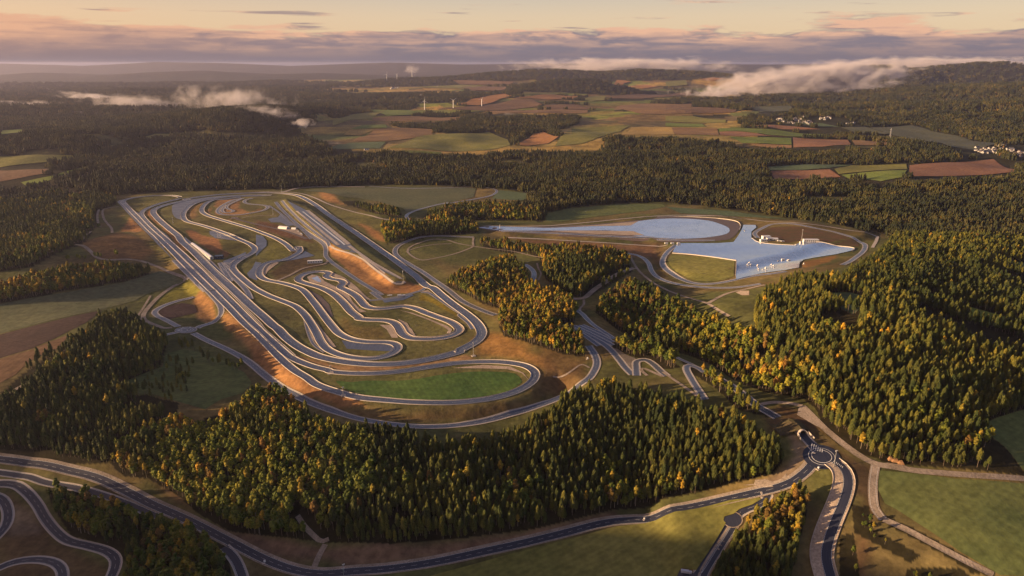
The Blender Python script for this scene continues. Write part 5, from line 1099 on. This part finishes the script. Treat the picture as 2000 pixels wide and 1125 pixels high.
mist(1800, 127, 12800, 640, 34, 0.006, 'low white cloud behind the two dark hilltops', 0.20, 2.4, R(-1), .3)
mist(805, 135, 12300, 46, 26, 0.005, 'small round puff around the far wind turbine', 0.20, .8)
mist(480, 330, 2750, 190, 34, 0.006, 'thin mist rising from the wood behind the track', 0.36, 1.8, R(10))
mist(650, 283, 3500, 150, 40, 0.005, 'faint mist over the woods by the green field', 0.36, 1.6, R(12))
mist(740, 318, 3000, 140, 34, 0.005, 'faint mist above the dark forest', 0.36, 1.6, R(6))
mist(1000, 226, 5200, 260, 26, 0.005, 'faint mist above the wooded rise', 0.34, 1.8)
mist(1620, 322, 3000, 120, 10, 0.010, 'flat streak of mist along the field edge', 0.26, 1.4)
# ================================================================== masts, turbines, buildings
M_WHITE = plain('white_paint', (0.78, 0.76, 0.72), 0.5); M_STEEL = plain('galvanised_steel', (0.42, 0.42, 0.42), 0.45, 0.6); M_ROOF = plain('pale_metal_roof', (0.60, 0.60, 0.64), 0.35, 0.2)
M_TILE = plain('brown_roof_tiles', (0.11, 0.075, 0.07), 0.8); M_TILE2 = plain('slate_roof', (0.09, 0.09, 0.105), 0.7); M_WALL = plain('pale_render_wall', (0.62, 0.58, 0.52), 0.8); M_GLASS = plain('dark_glass', (0.02, 0.025, 0.03), 0.1, 0, 3, .1)
M_BLUE = plain('dark_blue_sheet', (0.02, 0.05, 0.11), 0.4); M_CAR = plain('grey_car_paint', (0.35, 0.36, 0.38), 0.3, 0.3); M_TYRE = plain('black_rubber', (0.02, 0.02, 0.02), 0.8); M_WALL2 = plain('weathered_wall', (0.42, 0.40, 0.38), 0.85); M_WOOD = plain('cut_timber', (0.42, 0.24, 0.12), 0.8); M_RED = plain('red_paint', (0.45, 0.05, 0.03), 0.5)
def bm_obj(name, bm, m, parent):
    me = bpy.data.meshes.new(name); bm.to_mesh(me); bm.free(); me.materials.append(m); o = bpy.data.objects.new(name, me); COL.objects.link(o); o.parent = parent; return o
def box(bm, x0, x1, y0, y1, z0, z1, rot=None):
    vs = [bm.verts.new((x, y, z)) for z in (z0, z1) for y in (y0, y1) for x in (x0, x1)]
    for f in ((0,2,3,1),(4,5,7,6),(0,1,5,4),(2,6,7,3),(0,4,6,2),(1,3,7,5)): bm.faces.new([vs[i] for i in f])
    return vs
def tube(bm, p, q, a, b, seg=8):
    p = Vector(p); q = Vector(q); d = (q-p).normalized(); u = d.orthogonal().normalized(); v = d.cross(u); R1_ = []; R2_ = []
    for s in range(seg):
        t = 2*math.pi*s/seg; w = u*math.cos(t)+v*math.sin(t); R1_.append(bm.verts.new(p+w*a)); R2_.append(bm.verts.new(q+w*b))
    for s in range(seg): bm.faces.new((R1_[s], R1_[(s+1) % seg], R2_[(s+1) % seg], R2_[s]))
    bm.faces.new(R2_); bm.faces.new(R1_[::-1])
def P3(u, v, crop='S'): q = WL(crop, [(u, v)])[0]; return float(q[0]), float(q[1]), float(hz(q[0], q[1]))
def dep_at(x, y, z): return float(project(np.array([[x, y, z]]))[2][0])
def mast(crop, base, topv, label, kind='mast', head=True, pad=0, r=0.28, minh=6):
    x, y, z = P3(*base, crop); s = CROPS[crop][2]; dv = abs(base[1]-topv)/s; el = math.atan2(CAMZ-z, math.hypot(x, y)); h = max(minh, dv*dep_at(x, y, z)/FPX/math.cos(el))
    t = thing(kind, label, 'mast', (x, y, z), 0.4, 'slender masts beside the tracks')
    bm = bmesh.new(); tube(bm, (0,0,-1), (0,0,h), r*1.5, r*.9, 8); bm_obj('pole', bm, M_STEEL, t)
    if head:
        bm = bmesh.new(); box(bm, -1.2, 1.2, -.35, .35, h-.2, h+.35); bm_obj('crossbar', bm, M_STEEL, t)
        for sx in (-0.9, 0, 0.9): bm = bmesh.new(); box(bm, sx-.32, sx+.32, -.55, .1, h+.35, h+1.0); bm_obj('lamp_head', bm, M_WHITE, t)
    if pad: bm = bmesh.new(); box(bm, -pad, pad, -pad, pad, -.5, .5); bm_obj('foundation', bm, M_CONC, t)
    return t
mast('E', (430,255), 145, 'tall mast at the tip of the brake test apron above the orange bank', pad=2)
mast('E', (1100,955), 828, 'mast on a pale pad between the oval curve and the banked loop', pad=3)
mast('A', (1812,125), 60, 'mast behind the far top curve of the oval', pad=0)
mast('W', (290,245), 140, 'mast by the orange junction of the small handling loops', pad=2)
mast('T', (60,485), 410, 'mast on the earth bank left of the paved area', pad=2)
mast('F', (410,250), 212, 'short mast on a pale pad at the upper lane of the banked loop', pad=4)
mast('F', (480,372), 330, 'short mast on a pale pad at the lower lane of the banked loop', pad=3)
mast('Y', (1256,290), 92, 'tall lit mast beside the wet platform at the rusty mound', pad=2, r=.35)
mast('Z', (905,950), 628, 'tall white headed mast at the lower right roundabout', pad=1.6, r=.3)
mast('S', (672,1118), 1104, 'thin lamp mast on the verge of the main road at the bottom')
mast('S', (251,296), 284, 'pale mast alone in the dark woods on the left', r=.5)
mast('V', (235,185), 160, 'short white mast at the near end of the skid lane', head=False, r=.5)
mast('L', (1918,790), 748, 'small lamp mast standing at the bottom road bend')
def pad_sign(crop, p, label, s=1.0):
    x, y, z = P3(*p, crop); t = thing('weather_station', label, 'station', (x, y, z), .5)
    bm = bmesh.new(); box(bm, -2.4*s, 2.4*s, -1.5*s, 1.5*s, -.4, .25); bm_obj('foundation', bm, M_CONC, t)
    bm = bmesh.new(); tube(bm, (0,0,0), (0,0,4*s), .25, .2); bm_obj('pole', bm, M_STEEL, t)
    bm = bmesh.new(); box(bm, -.9*s, .9*s, -.7*s, .7*s, 1.2*s, 2.8*s); bm_obj('cabinet', bm, M_WHITE, t)
pad_sign('Z', (600,985), 'small white cabinet station on a pad south of the roundabout'); pad_sign('F', (1822,172), 'white cabinet station on the grass by the road to the test hills', .9)
pad_sign('L', (1478,712), 'white cabinet station on the verge below the main road'); pad_sign('K', (235,500), 'white cabinet station on the field side of the main road', .8)
# lattice tower on the far hill
def lattice():
    x, y, z = P3(1737, 276); h = 24*dep_at(x, y, z)/FPX; t = thing('lattice_tower', 'lattice transmitter tower on the hill above the right valley', 'tower', (x, y, z), .3)
    for sx in (-1, 1):
        for sy in (-1, 1): bm = bmesh.new(); tube(bm, (sx*4, sy*4, -2), (sx*1.2, sy*1.2, h*.93), .7, .5, 5); bm_obj('leg', bm, M_STEEL, t)
    for k in range(9):
        f0 = k/9; f1 = (k+1)/9; a = 4-2.8*f0; b = 4-2.8*f1; z0 = h*.93*f0; z1 = h*.93*f1; bm = bmesh.new()
        for (p, q) in (((-a,-a,z0),(b,-b,z1)), ((a,-a,z0),(b,b,z1)), ((a,a,z0),(-b,b,z1)), ((-a,a,z0),(-b,-b,z1))): tube(bm, p, q, .3, .3, 4)
        bm_obj('brace', bm, M_STEEL, t)
    bm = bmesh.new(); box(bm, -2.5, 2.5, -2.5, 2.5, h*.93, h*.96); bm_obj('platform', bm, M_STEEL, t)
    bm = bmesh.new(); tube(bm, (0,0,h*.96), (0,0,h*1.06), .5, .2, 5); bm_obj('antenna', bm, M_WHITE, t)
lattice()
# wind turbines
def turbine(u, vb, vt, label, phase, grp):
    x, y, z = P3(u, vb); h = max(60, (vb-vt)*dep_at(x, y, z)/FPX*.92); L = h*.52
    t = thing('wind_turbine', label, 'wind turbine', (x, y, z), R(25)-math.atan2(x, y)*0, grp)
    w = max(1, h/95)
    bm = bmesh.new(); tube(bm, (0,0,-6), (0,0,h), 3.4*w, 2.0*w, 12); bm_obj('tower', bm, M_WHITE, t)
    bm = bmesh.new(); box(bm, -2*w, 2*w, -4.5*w, 5*w, h-1.6*w, h+2.4*w); bm_obj('nacelle', bm, M_WHITE, t)
    bm = bmesh.new(); tube(bm, (0,-4.5*w,h+.4), (0,-7*w,h+.4), 1.8*w, .8*w, 10); bm_obj('hub', bm, M_WHITE, t)
    for k in range(3):
        a = phase+k*2*math.pi/3; d = Vector((math.sin(a), 0, math.cos(a))); s = Vector((math.cos(a), 0, -math.sin(a))); bm = bmesh.new(); c = Vector((0, -6*w, h+.4))
        prof = [(0,1.0,.9),(.2,2.2,.7),(.6,1.3,.4),(1,.3,.15)]; rows = []
        for f, cw, th in prof: p = c+d*L*f; rows.append([bm.verts.new(p+s*cw*w+Vector((0,th*w*.3,0))), bm.verts.new(p+Vector((0,-th*w,0))), bm.verts.new(p-s*cw*w*.6), bm.verts.new(p+Vector((0,th*w,0)))])
        for i in range(3):
            for j in range(4): bm.faces.new((rows[i][j], rows[i][(j+1) % 4], rows[i+1][(j+1) % 4], rows[i+1][j]))
        bm.faces.new(rows[3]); bm.faces.new(rows[0][::-1]); bm_obj('blade', bm, M_WHITE, t)
for a in [(829.5, 214, 196, 'white wind turbine among the fields, leftmost of the near row', .1), (885.4, 212, 195, 'middle one of the three nearer wind turbines, by the orange field', 1.0), (941, 208, 193, 'right one of the three nearer wind turbines', .5)]: turbine(*a, 'wind turbines on the farmland')
for a in [(755.5, 157.5, 145, 'far wind turbine on the hazy ridge, leftmost of three', .3), (775.5, 156.5, 145, 'middle far wind turbine on the hazy ridge', .8), (805, 154.5, 137, 'far wind turbine standing in the small puff of cloud', .1)]: turbine(*a, 'far wind turbines on the ridge')
# buildings
def building(crop, p, L, W, H, rz, label, name='building', wall=M_WALL, roof=M_ROOF, gable=True, cat='building', group=None, windows=4, door=True, z_up=0):
    x, y, z = P3(*p, crop); t = thing(name, label, cat, (x, y, z+z_up), rz, group)
    bm = bmesh.new(); box(bm, -L/2, L/2, -W/2, W/2, -1.5, H); bm_obj('wall', bm, wall, t)
    bm = bmesh.new(); e = .35
    if gable:
        rh = W*.28
        v = [bm.verts.new(c) for c in ((-L/2-e,-W/2-e,H+.02),(L/2+e,-W/2-e,H+.02),(L/2+e,W/2+e,H+.02),(-L/2-e,W/2+e,H+.02),(-L/2-e,0,H+rh),(L/2+e,0,H+rh))]
        for f in ((0,1,5,4),(2,3,4,5),(0,4,3),(1,2,5),(3,2,1,0)): bm.faces.new([v[i] for i in f])
    else: box(bm, -L/2-e, L/2+e, -W/2-e, W/2+e, H+.02, H+.5)
    bm_obj('roof', bm, roof, t)
    for k in range(windows):
        xx = -L/2+L*(k+.5)/windows; bm = bmesh.new(); box(bm, xx-L/windows*.28, xx+L/windows*.28, -W/2-.08, -W/2+.1, H*.4, H*.8); bm_obj('window', bm, M_GLASS, t)
    if door: bm = bmesh.new(); box(bm, L/2-.1, L/2+.08, -1.2, 1.2, -.2, min(3, H*.8)); bm_obj('door', bm, M_BLUE, t)
    return t
a = np.array(P3(235, 375, 'X')[:2]); b = np.array(P3(770, 795, 'X')[:2]); Lh = float(np.linalg.norm(b-a)); rh = math.atan2(b[1]-a[1], b[0]-a[0])
building('X', (480,580), Lh, 7.5, 3.6, rh, 'long narrow hall with a pale roof beside the main straight', 'hall', windows=14)
building('X', (960,770), 16, 9, 6, .2, 'dark blue roofed building at the end of the long hall', 'building', wall=M_BLUE, roof=M_BLUE, gable=False, windows=3)
building('W', (1000,1068), 30, 7, 5, .18, 'long white building by the service road fork', 'building', wall=M_WHITE, roof=M_WHITE, gable=False, windows=6)
def tent(crop, p, L, W, H, rz, label, group=None):
    x, y, z = P3(*p, crop); t = thing('tent_hall', label, 'tent', (x, y, z), rz, group); bm = bmesh.new(); n = 10; A = []
    for e in (-L/2, L/2): A.append([bm.verts.new((e, -W/2*math.cos(math.pi*i/n), H*math.sin(math.pi*i/n)-.2)) for i in range(n+1)])
    for i in range(n): bm.faces.new((A[0][i], A[0][i+1], A[1][i+1], A[1][i]))
    bm.faces.new(A[1]); bm.faces.new(A[0][::-1]); bm_obj('canvas', bm, M_WHITE, t)
    bm = bmesh.new(); box(bm, L/2+.02, L/2+.15, -W*.22, W*.22, 0, H*.7); bm_obj('door', bm, M_CAR, t)
tent('W', (470,490), 26, 13, 7, -.35, 'larger white arched tent hall on the reddish work yard'); tent('W', (645,500), 12, 8, 5, -.2, 'smaller white arched tent hall on the work yard')
def vehicle(crop, p, rz, label, kind='van', paint=None, group=None, s=1.0):
    x, y, z = P3(*p, crop); z += 0.75; paint = paint or M_WHITE
    dims = dict(van=(5.4, 2.0, 2.4), car=(4.4, 1.8, 1.4), truck=(9.5, 2.5, 3.4), container=(9, 3, 3.2))[kind]; L, W, H = [d*s for d in dims]
    t = thing({'van':'van','car':'car','truck':'truck','container':'site_container'}[kind], label, kind, (x, y, z), rz, group)
    if kind == 'container':
        bm = bmesh.new(); box(bm, -L/2, L/2, -W/2, W/2, 0, H); bm_obj('body', bm, paint, t); bm = bmesh.new(); box(bm, -L*.3, -L*.1, -W/2-.06, -W/2+.1, H*.4, H*.8); bm_obj('window', bm, M_GLASS, t)
        bm = bmesh.new(); box(bm, L*.15, L*.27, -W/2-.06, -W/2+.1, .1, H*.8); bm_obj('door', bm, M_CAR, t); return t
    bm = bmesh.new()
    if kind == 'car':
        v = box(bm, -L/2, L/2, -W/2, W/2, .35, H*.62); c = box(bm, -L*.28, L*.22, -W*.44, W*.44, H*.62, H)
        for q in c[4:]: q.co.x *= .78
    elif kind == 'truck': box(bm, -L/2, L*.24, -W/2, W/2, .9, H); box(bm, L*.27, L/2, -W/2, W/2, .5, H*.8)
    else:
        c = box(bm, -L/2, L/2, -W/2, W/2, .35, H)
        c[5].co.x -= L*.14; c[7].co.x -= L*.14
    bmesh.ops.bevel(bm, geom=bm.edges[:], offset=.09, segments=1, affect='EDGES'); bm_obj('body', bm, paint, t)
    bm = bmesh.new(); box(bm, L*.5-.9 if kind != 'car' else L*.1, L*.5-.05 if kind != 'car' else L*.2, -W*.46, W*.46, H*.55, H*.78); bm_obj('windscreen', bm, M_GLASS, t)
    for sx in (-.32, .32):
        for sy in (-1, 1): bm = bmesh.new(); tube(bm, (L*sx, sy*W*.5, .38), (L*sx, sy*W*.38, .38), .4, .4, 10); bm_obj('wheel', bm, M_TYRE, t)
    return t
vehicle('U', (230,480), .1, 'single white site container left of the pair under the orange bank', 'container', s=.45); vehicle('U', (290,478), .1, 'larger white site container under the orange bank', 'container', s=.6)
vehicle('U', (520,490), .15, 'white lorry parked on the paved strip below the orange bank', 'truck'); vehicle('U', (610,485), .15, 'pale van just ahead of the white lorry', 'van', s=1.2)
vehicle('W', (720,545), -.5, 'grey car at the upper end of the work yard', 'car', M_CAR, s=1.3); vehicle('W', (770,590), -.4, 'dark van at the lower end of the work yard', 'van', M_CAR, s=1.2)
building('Y', (560,270), 18, 10, 7, .1, 'tallest white block of the cluster beside the rusty mound', 'building', wall=M_WHITE, roof=M_WHITE, gable=False)
building('Y', (515,318), 16, 8, 5, .05, 'low white block in front of the cluster by the wet platform', 'building', wall=M_WHITE, roof=M_ROOF, gable=False)
building('Y', (610,300), 9, 9, 6, .05, 'beige block in the middle of the platform cluster', 'building', wall=M_WALL, roof=M_ROOF, gable=False, windows=2)
building('Y', (715,295), 16, 9, 4, -.2, 'blue grey shed at the right end of the platform cluster', 'building', wall=M_CAR, roof=M_ROOF, gable=True, windows=3)
building('Y', (1432,328), 32, 8, 6, -.03, 'long cream building right of the tall platform mast', 'building', wall=M_WHITE, roof=M_WHITE, gable=False, windows=7)
vehicle('Y', (820,325), 0, 'white lorry parked right of the platform cluster', 'truck'); vehicle('Y', (885,330), .1, 'second white lorry behind it by the kerb of the platform', 'truck', s=.85)
vehicle('Y', (1240,350), .6, 'white van near the foot of the tall platform mast', 'van', s=1.4); vehicle('Y', (1150,392), .2, 'small white car at the upper edge of the wet platform', 'car', s=1.4)
vehicle('Y', (140,112), 1.5, 'car driving down the lane into the wet platform', 'car', M_CAR, s=1.5)
def marquee(crop, p, w, h, label):
    w *= .62; h *= .62; x, y, z = P3(*p, crop); z += .7; t = thing('marquee', label, 'tent', (x, y, z), .3, 'white marquees on the wet platform'); bm = bmesh.new(); n = 4; lo = []; mid = []
    for i in range(4): a = math.pi/4+i*math.pi/2; lo.append(bm.verts.new((w*math.cos(a), w*math.sin(a), h*.35))); mid.append(bm.verts.new((w*.4*math.cos(a), w*.4*math.sin(a), h*.55)))
    top = bm.verts.new((0, 0, h))
    for i in range(4): j = (i+1) % 4; bm.faces.new((lo[i], lo[j], mid[j], mid[i])); bm.faces.new((mid[i], mid[j], top))
    bm_obj('canopy', bm, M_WHITE, t)
    for i in range(4): a = math.pi/4+i*math.pi/2; bm = bmesh.new(); tube(bm, (w*.97*math.cos(a), w*.97*math.sin(a), 0), (w*.97*math.cos(a), w*.97*math.sin(a), h*.36), .2, .2, 6); bm_obj('pole', bm, M_STEEL, t)
for a in [((195,792),3.6,6,'leftmost white marquee of the left trio on the wet platform'), ((232,752),4.0,7,'upper white marquee of the left trio'), ((262,790),3.4,6,'right white marquee of the left trio'),
          ((395,812),4.4,9,'pointed white marquee between the left trio and the centre group'), ((415,872),4,5,'low white marquee nearest the lower kerb'), ((550,870),4.5,10,'tall pointed white marquee in the centre group'), ((492,882),2.4,4,'tiny white marquee left of the tall one'),
          ((665,795),5.0,7,'broad white marquee, left of the large pair'), ((710,815),5.5,7,'broad white marquee, right of the large pair')]: marquee('Y', *a)
vehicle('Y', (890,690), .3, 'white van on the wet platform right of the marquees', 'van', s=1.3); vehicle('Y', (1005,698), .2, 'white car furthest right on the wet platform', 'car', s=1.8); vehicle('Y', (805,712), .2, 'grey car between the marquees and the white van', 'car', M_CAR, s=1.4)
pad_sign('Y', (1298,765), 'white cabinet station on the grass at the platform corner', 1.1)
for i, (u, lab) in enumerate(((1590, 'left'), (1640, 'middle'), (1690, 'right'))): vehicle('V', (u, 322), .1, 'white van parked at the platform gate, %s of three' % lab, 'van', group='vans at the platform gate', s=1.5)
vehicle('K', (560,925), -.2, 'pale lorry at the corner of the bottom car park', 'truck', M_ROOF)
building('S', (716,293), 22, 10, 6, .3, 'small white farm building at the edge of the far green field', 'barn', wall=M_WHITE, roof=M_TILE2, windows=2)
# tunnel mouth
def portal():
    a = np.array(P3(500, 293, 'J')); b = np.array(P3(545, 342, 'J')); d = (a-b)[:2]; d /= np.linalg.norm(d); rz = math.atan2(d[1], d[0])-math.pi/2
    t = thing('tunnel_portal', 'pale concrete tunnel mouth over the road above the roundabout', 'tunnel', (a[0], a[1], a[2]+.2), rz); bm = bmesh.new(); n = 14; Rr = [[], [], [], []]
    for i in range(n+1):
        th = math.pi*i/n; c, s = math.cos(th), math.sin(th)
        Rr[0].append(bm.verts.new((4.8*c, -1-3*(1-s), 4.8*s-.5))); Rr[1].append(bm.verts.new((5.9*c, -1-3*(1-s), 5.7*s-.5))); Rr[2].append(bm.verts.new((5.9*c, 26, 5.7*s-1.5))); Rr[3].append(bm.verts.new((4.8*c, 26, 4.8*s-1.5)))
    for i in range(n):
        for k in range(4): j = (k+1) % 4; bm.faces.new((Rr[k][i], Rr[k][i+1], Rr[j][i+1], Rr[j][i]))
    bm_obj('arch', bm, M_CONC, t); bm = bmesh.new()
    v = [bm.verts.new((-4.9, 25, -1.5)), bm.verts.new((4.9, 25, -1.5)), bm.verts.new((4.9, 25, 4)), bm.verts.new((-4.9, 25, 4))]; bm.faces.new(v); bm_obj('tunnel_dark_panel', bm, plain('tunnel_dark', (.03, .03, .03), .9), t)  # near-black panel closes the tube, darkness of the bore put into its colour
    for s in (-1, 1): bm = bmesh.new(); v = [bm.verts.new(c) for c in ((s*5.9,-1,-1),(s*5.9,-1,3.6),(s*7.5,-11,-1),(s*7.5,-11,1.0),(s*6.4,-1,-1),(s*6.4,-1,3.6),(s*8,-11,-1),(s*8,-11,1.0))]; [bm.faces.new([v[i] for i in f]) for f in ((0,1,3,2),(4,6,7,5),(1,5,7,3),(2,3,7,6),(0,4,5,1))]; bm_obj('wing_wall', bm, M_CONC, t)
    # earth cover over the tube
    bm = bmesh.new(); g = []
    for j in range(9):
        row = []
        for i in range(13): xx = -24+48*i/12; yy = 1.5+32*j/8; row.append(bm.verts.new((xx, yy, 6.8*math.exp(-(xx/11)**2)*(min(1, .85+.05*j))*(1-ss(22, 33, np.array(float(yy))))-.6+.25*math.sin(i*2.1+j))))
        g.append(row)
    for j in range(8):
        for i in range(12): bm.faces.new((g[j][i], g[j][i+1], g[j+1][i+1], g[j+1][i]))
    o = bm_obj('earth_cover', bm, soil('heath_turf', (0.085,0.062,0.038), (0.10,0.085,0.04), 0.05), t)
portal()
# log stacks at the forest edge
def logs(u, v, n, label):
    x, y, z = P3(u, v); t = thing('wood_pile', label, 'wood pile', (x, y, z), -.25, 'log piles at the forest edge'); k = 0
    bmx = bmesh.new(); tube(bmx, (0,0,0), (0,4,0), .42, .38, 8); me = bpy.data.meshes.new('log'); bmx.to_mesh(me); bmx.free(); me.materials.append(M_WOOD)
    for r in range(4):
        for i in range(n-r): o = bpy.data.objects.new('log', me); COL.objects.link(o); o.parent = t; o.location = ((i+r/2-n/2)*.86, rng.uniform(-.2, .2), .5+r*.74); k += 1
for u, v, n, l in ((1741,901,6,'log pile at the left end of the forest edge row'), (1750,904,8,'log pile in the middle of the row at the forest edge'), (1761,908,7,'log pile at the right end of the forest edge row')): logs(u, v, n, l)
# signs on the left roundabout
for (u, v), l in zip(((772,698),(842,696),(742,720),(814,722)), ('back left', 'back right', 'front left', 'front right')):
    x, y, z = P3(u, v, 'C'); t = thing('road_sign', 'white sign on the left roundabout, %s of four' % l, 'sign', (x, y, z+.4), 0, 'signs on the left roundabout')
    bm = bmesh.new(); tube(bm, (0,0,-.5), (0,0,2.4), .1, .1, 6); bm_obj('pole', bm, M_STEEL, t); bm = bmesh.new(); box(bm, -1, 1, -.08, .08, 1.4, 3); bm_obj('panel', bm, M_WHITE, t)
# villages: one house, then copies
def village(pts, label, group, s0=1.0):
    for n, (u, v) in enumerate(pts):
        x, y, z = P3(u, v); t = thing('house', label, 'house', (x, y, z+1), float(rng.uniform(-1.2, 1.2)), group); t.scale = (s0*float(rng.uniform(.8, 1.3)),)*3
        wm, rm = HOUSE[n % len(HOUSE)]
        for nm, me in (('wall', wm), ('roof', rm)): o = bpy.data.objects.new(nm, me); COL.objects.link(o); o.parent = t
HOUSE = []
for L, W, H, rm in ((13, 9, 6, M_TILE), (16, 10, 5.5, M_TILE2), (11, 9, 7, M_TILE), (22, 12, 5, M_TILE2)):
    bm = bmesh.new(); box(bm, -L/2, L/2, -W/2, W/2, -3, H)
    ga = [bm.verts.new(c) for c in ((-L/2,-W/2,H),(-L/2,W/2,H),(-L/2,0,H+W*.42),(L/2,-W/2,H),(L/2,W/2,H),(L/2,0,H+W*.42))]; bm.faces.new(ga[:3][::-1]); bm.faces.new(ga[3:])
    w = bpy.data.meshes.new('wall'); bm.to_mesh(w); bm.free(); w.materials.append(M_WALL2)
    bm = bmesh.new(); v = [bm.verts.new(c) for c in ((-L/2-.4,-W/2-.6,H-.2),(L/2+.4,-W/2-.6,H-.2),(L/2+.4,W/2+.6,H-.2),(-L/2-.4,W/2+.6,H-.2),(-L/2-.4,0,H+W*.46),(L/2+.4,0,H+W*.46))]
    bm.faces.new([v[i] for i in (0,1,5,4)]); bm.faces.new([v[i] for i in (2,3,4,5)]); r = bpy.data.meshes.new('roof'); bm.to_mesh(r); bm.free(); r.materials.append(rm); HOUSE.append((w, r))
vr = random.Random(4)
def cloud(cx, cy, rx, ry, n, ang=0):
    out = []
    while len(out) < n:
        a, b = vr.uniform(-1, 1), vr.uniform(-1, 1)
        if a*a+b*b < 1: out.append((cx+rx*a, cy+ry*b+ang*rx*a))
    return out
village(cloud(1527, 235, 12, 3, 9)+cloud(1555, 237, 28, 5.5, 40, .05)+cloud(1572, 240, 14, 4, 14), 'small white house in the village at the foot of the wooded hills', 'houses of the valley village', .75)
village(cloud(1612, 231, 13, 4, 14, -.1)+[(1642,241),(1655,242),(1662,241),(1668,241)], 'small white house on the rise right of the valley village', 'houses on the rise by the village', .75)
village(cloud(1925, 295, 26, 5, 30, .1)+cloud(1968, 298, 34, 8, 46, .15)+cloud(1955, 284, 10, 3, 8), 'small white house in the village at the right edge of the picture', 'houses of the right edge village', .72)
village([(764,174),(768,173),(772,172),(776,172),(855,170),(822,188)], 'white speck of a farmhouse on the hazy plain', 'farmhouses on the hazy plain', 2.0)
# church in the valley village
x, y, z = P3(1566, 234); t = thing('church', 'church with a steeple standing above the village roofs', 'church', (x, y, z), .4)
bm = bmesh.new(); box(bm, -12, 10, -6, 6, -3, 9); bm_obj('nave', bm, M_WHITE, t); bm = bmesh.new(); box(bm, 10.1, 17, -3.5, 3.5, -3, 22); bm_obj('steeple', bm, M_WHITE, t)
bm = bmesh.new(); v = [bm.verts.new(c) for c in ((9.6,-4,22),(17.5,-4,22),(17.5,4,22),(9.6,4,22),(13.5,0,32))]; [bm.faces.new([v[i] for i in f]) for f in ((0,1,4),(1,2,4),(2,3,4),(3,0,4))]; bm_obj('spire', bm, M_TILE, t)
bm = bmesh.new(); v = [bm.verts.new(c) for c in ((-12.3,-6.5,9.02),(10,-6.5,9.02),(10,6.5,9.02),(-12.3,6.5,9.02),(-12.3,0,14),(10,0,14))]; [bm.faces.new([v[i] for i in f]) for f in ((0,1,5,4),(2,3,4,5),(0,4,3),(1,2,5))]; bm_obj('roof', bm, M_TILE, t)
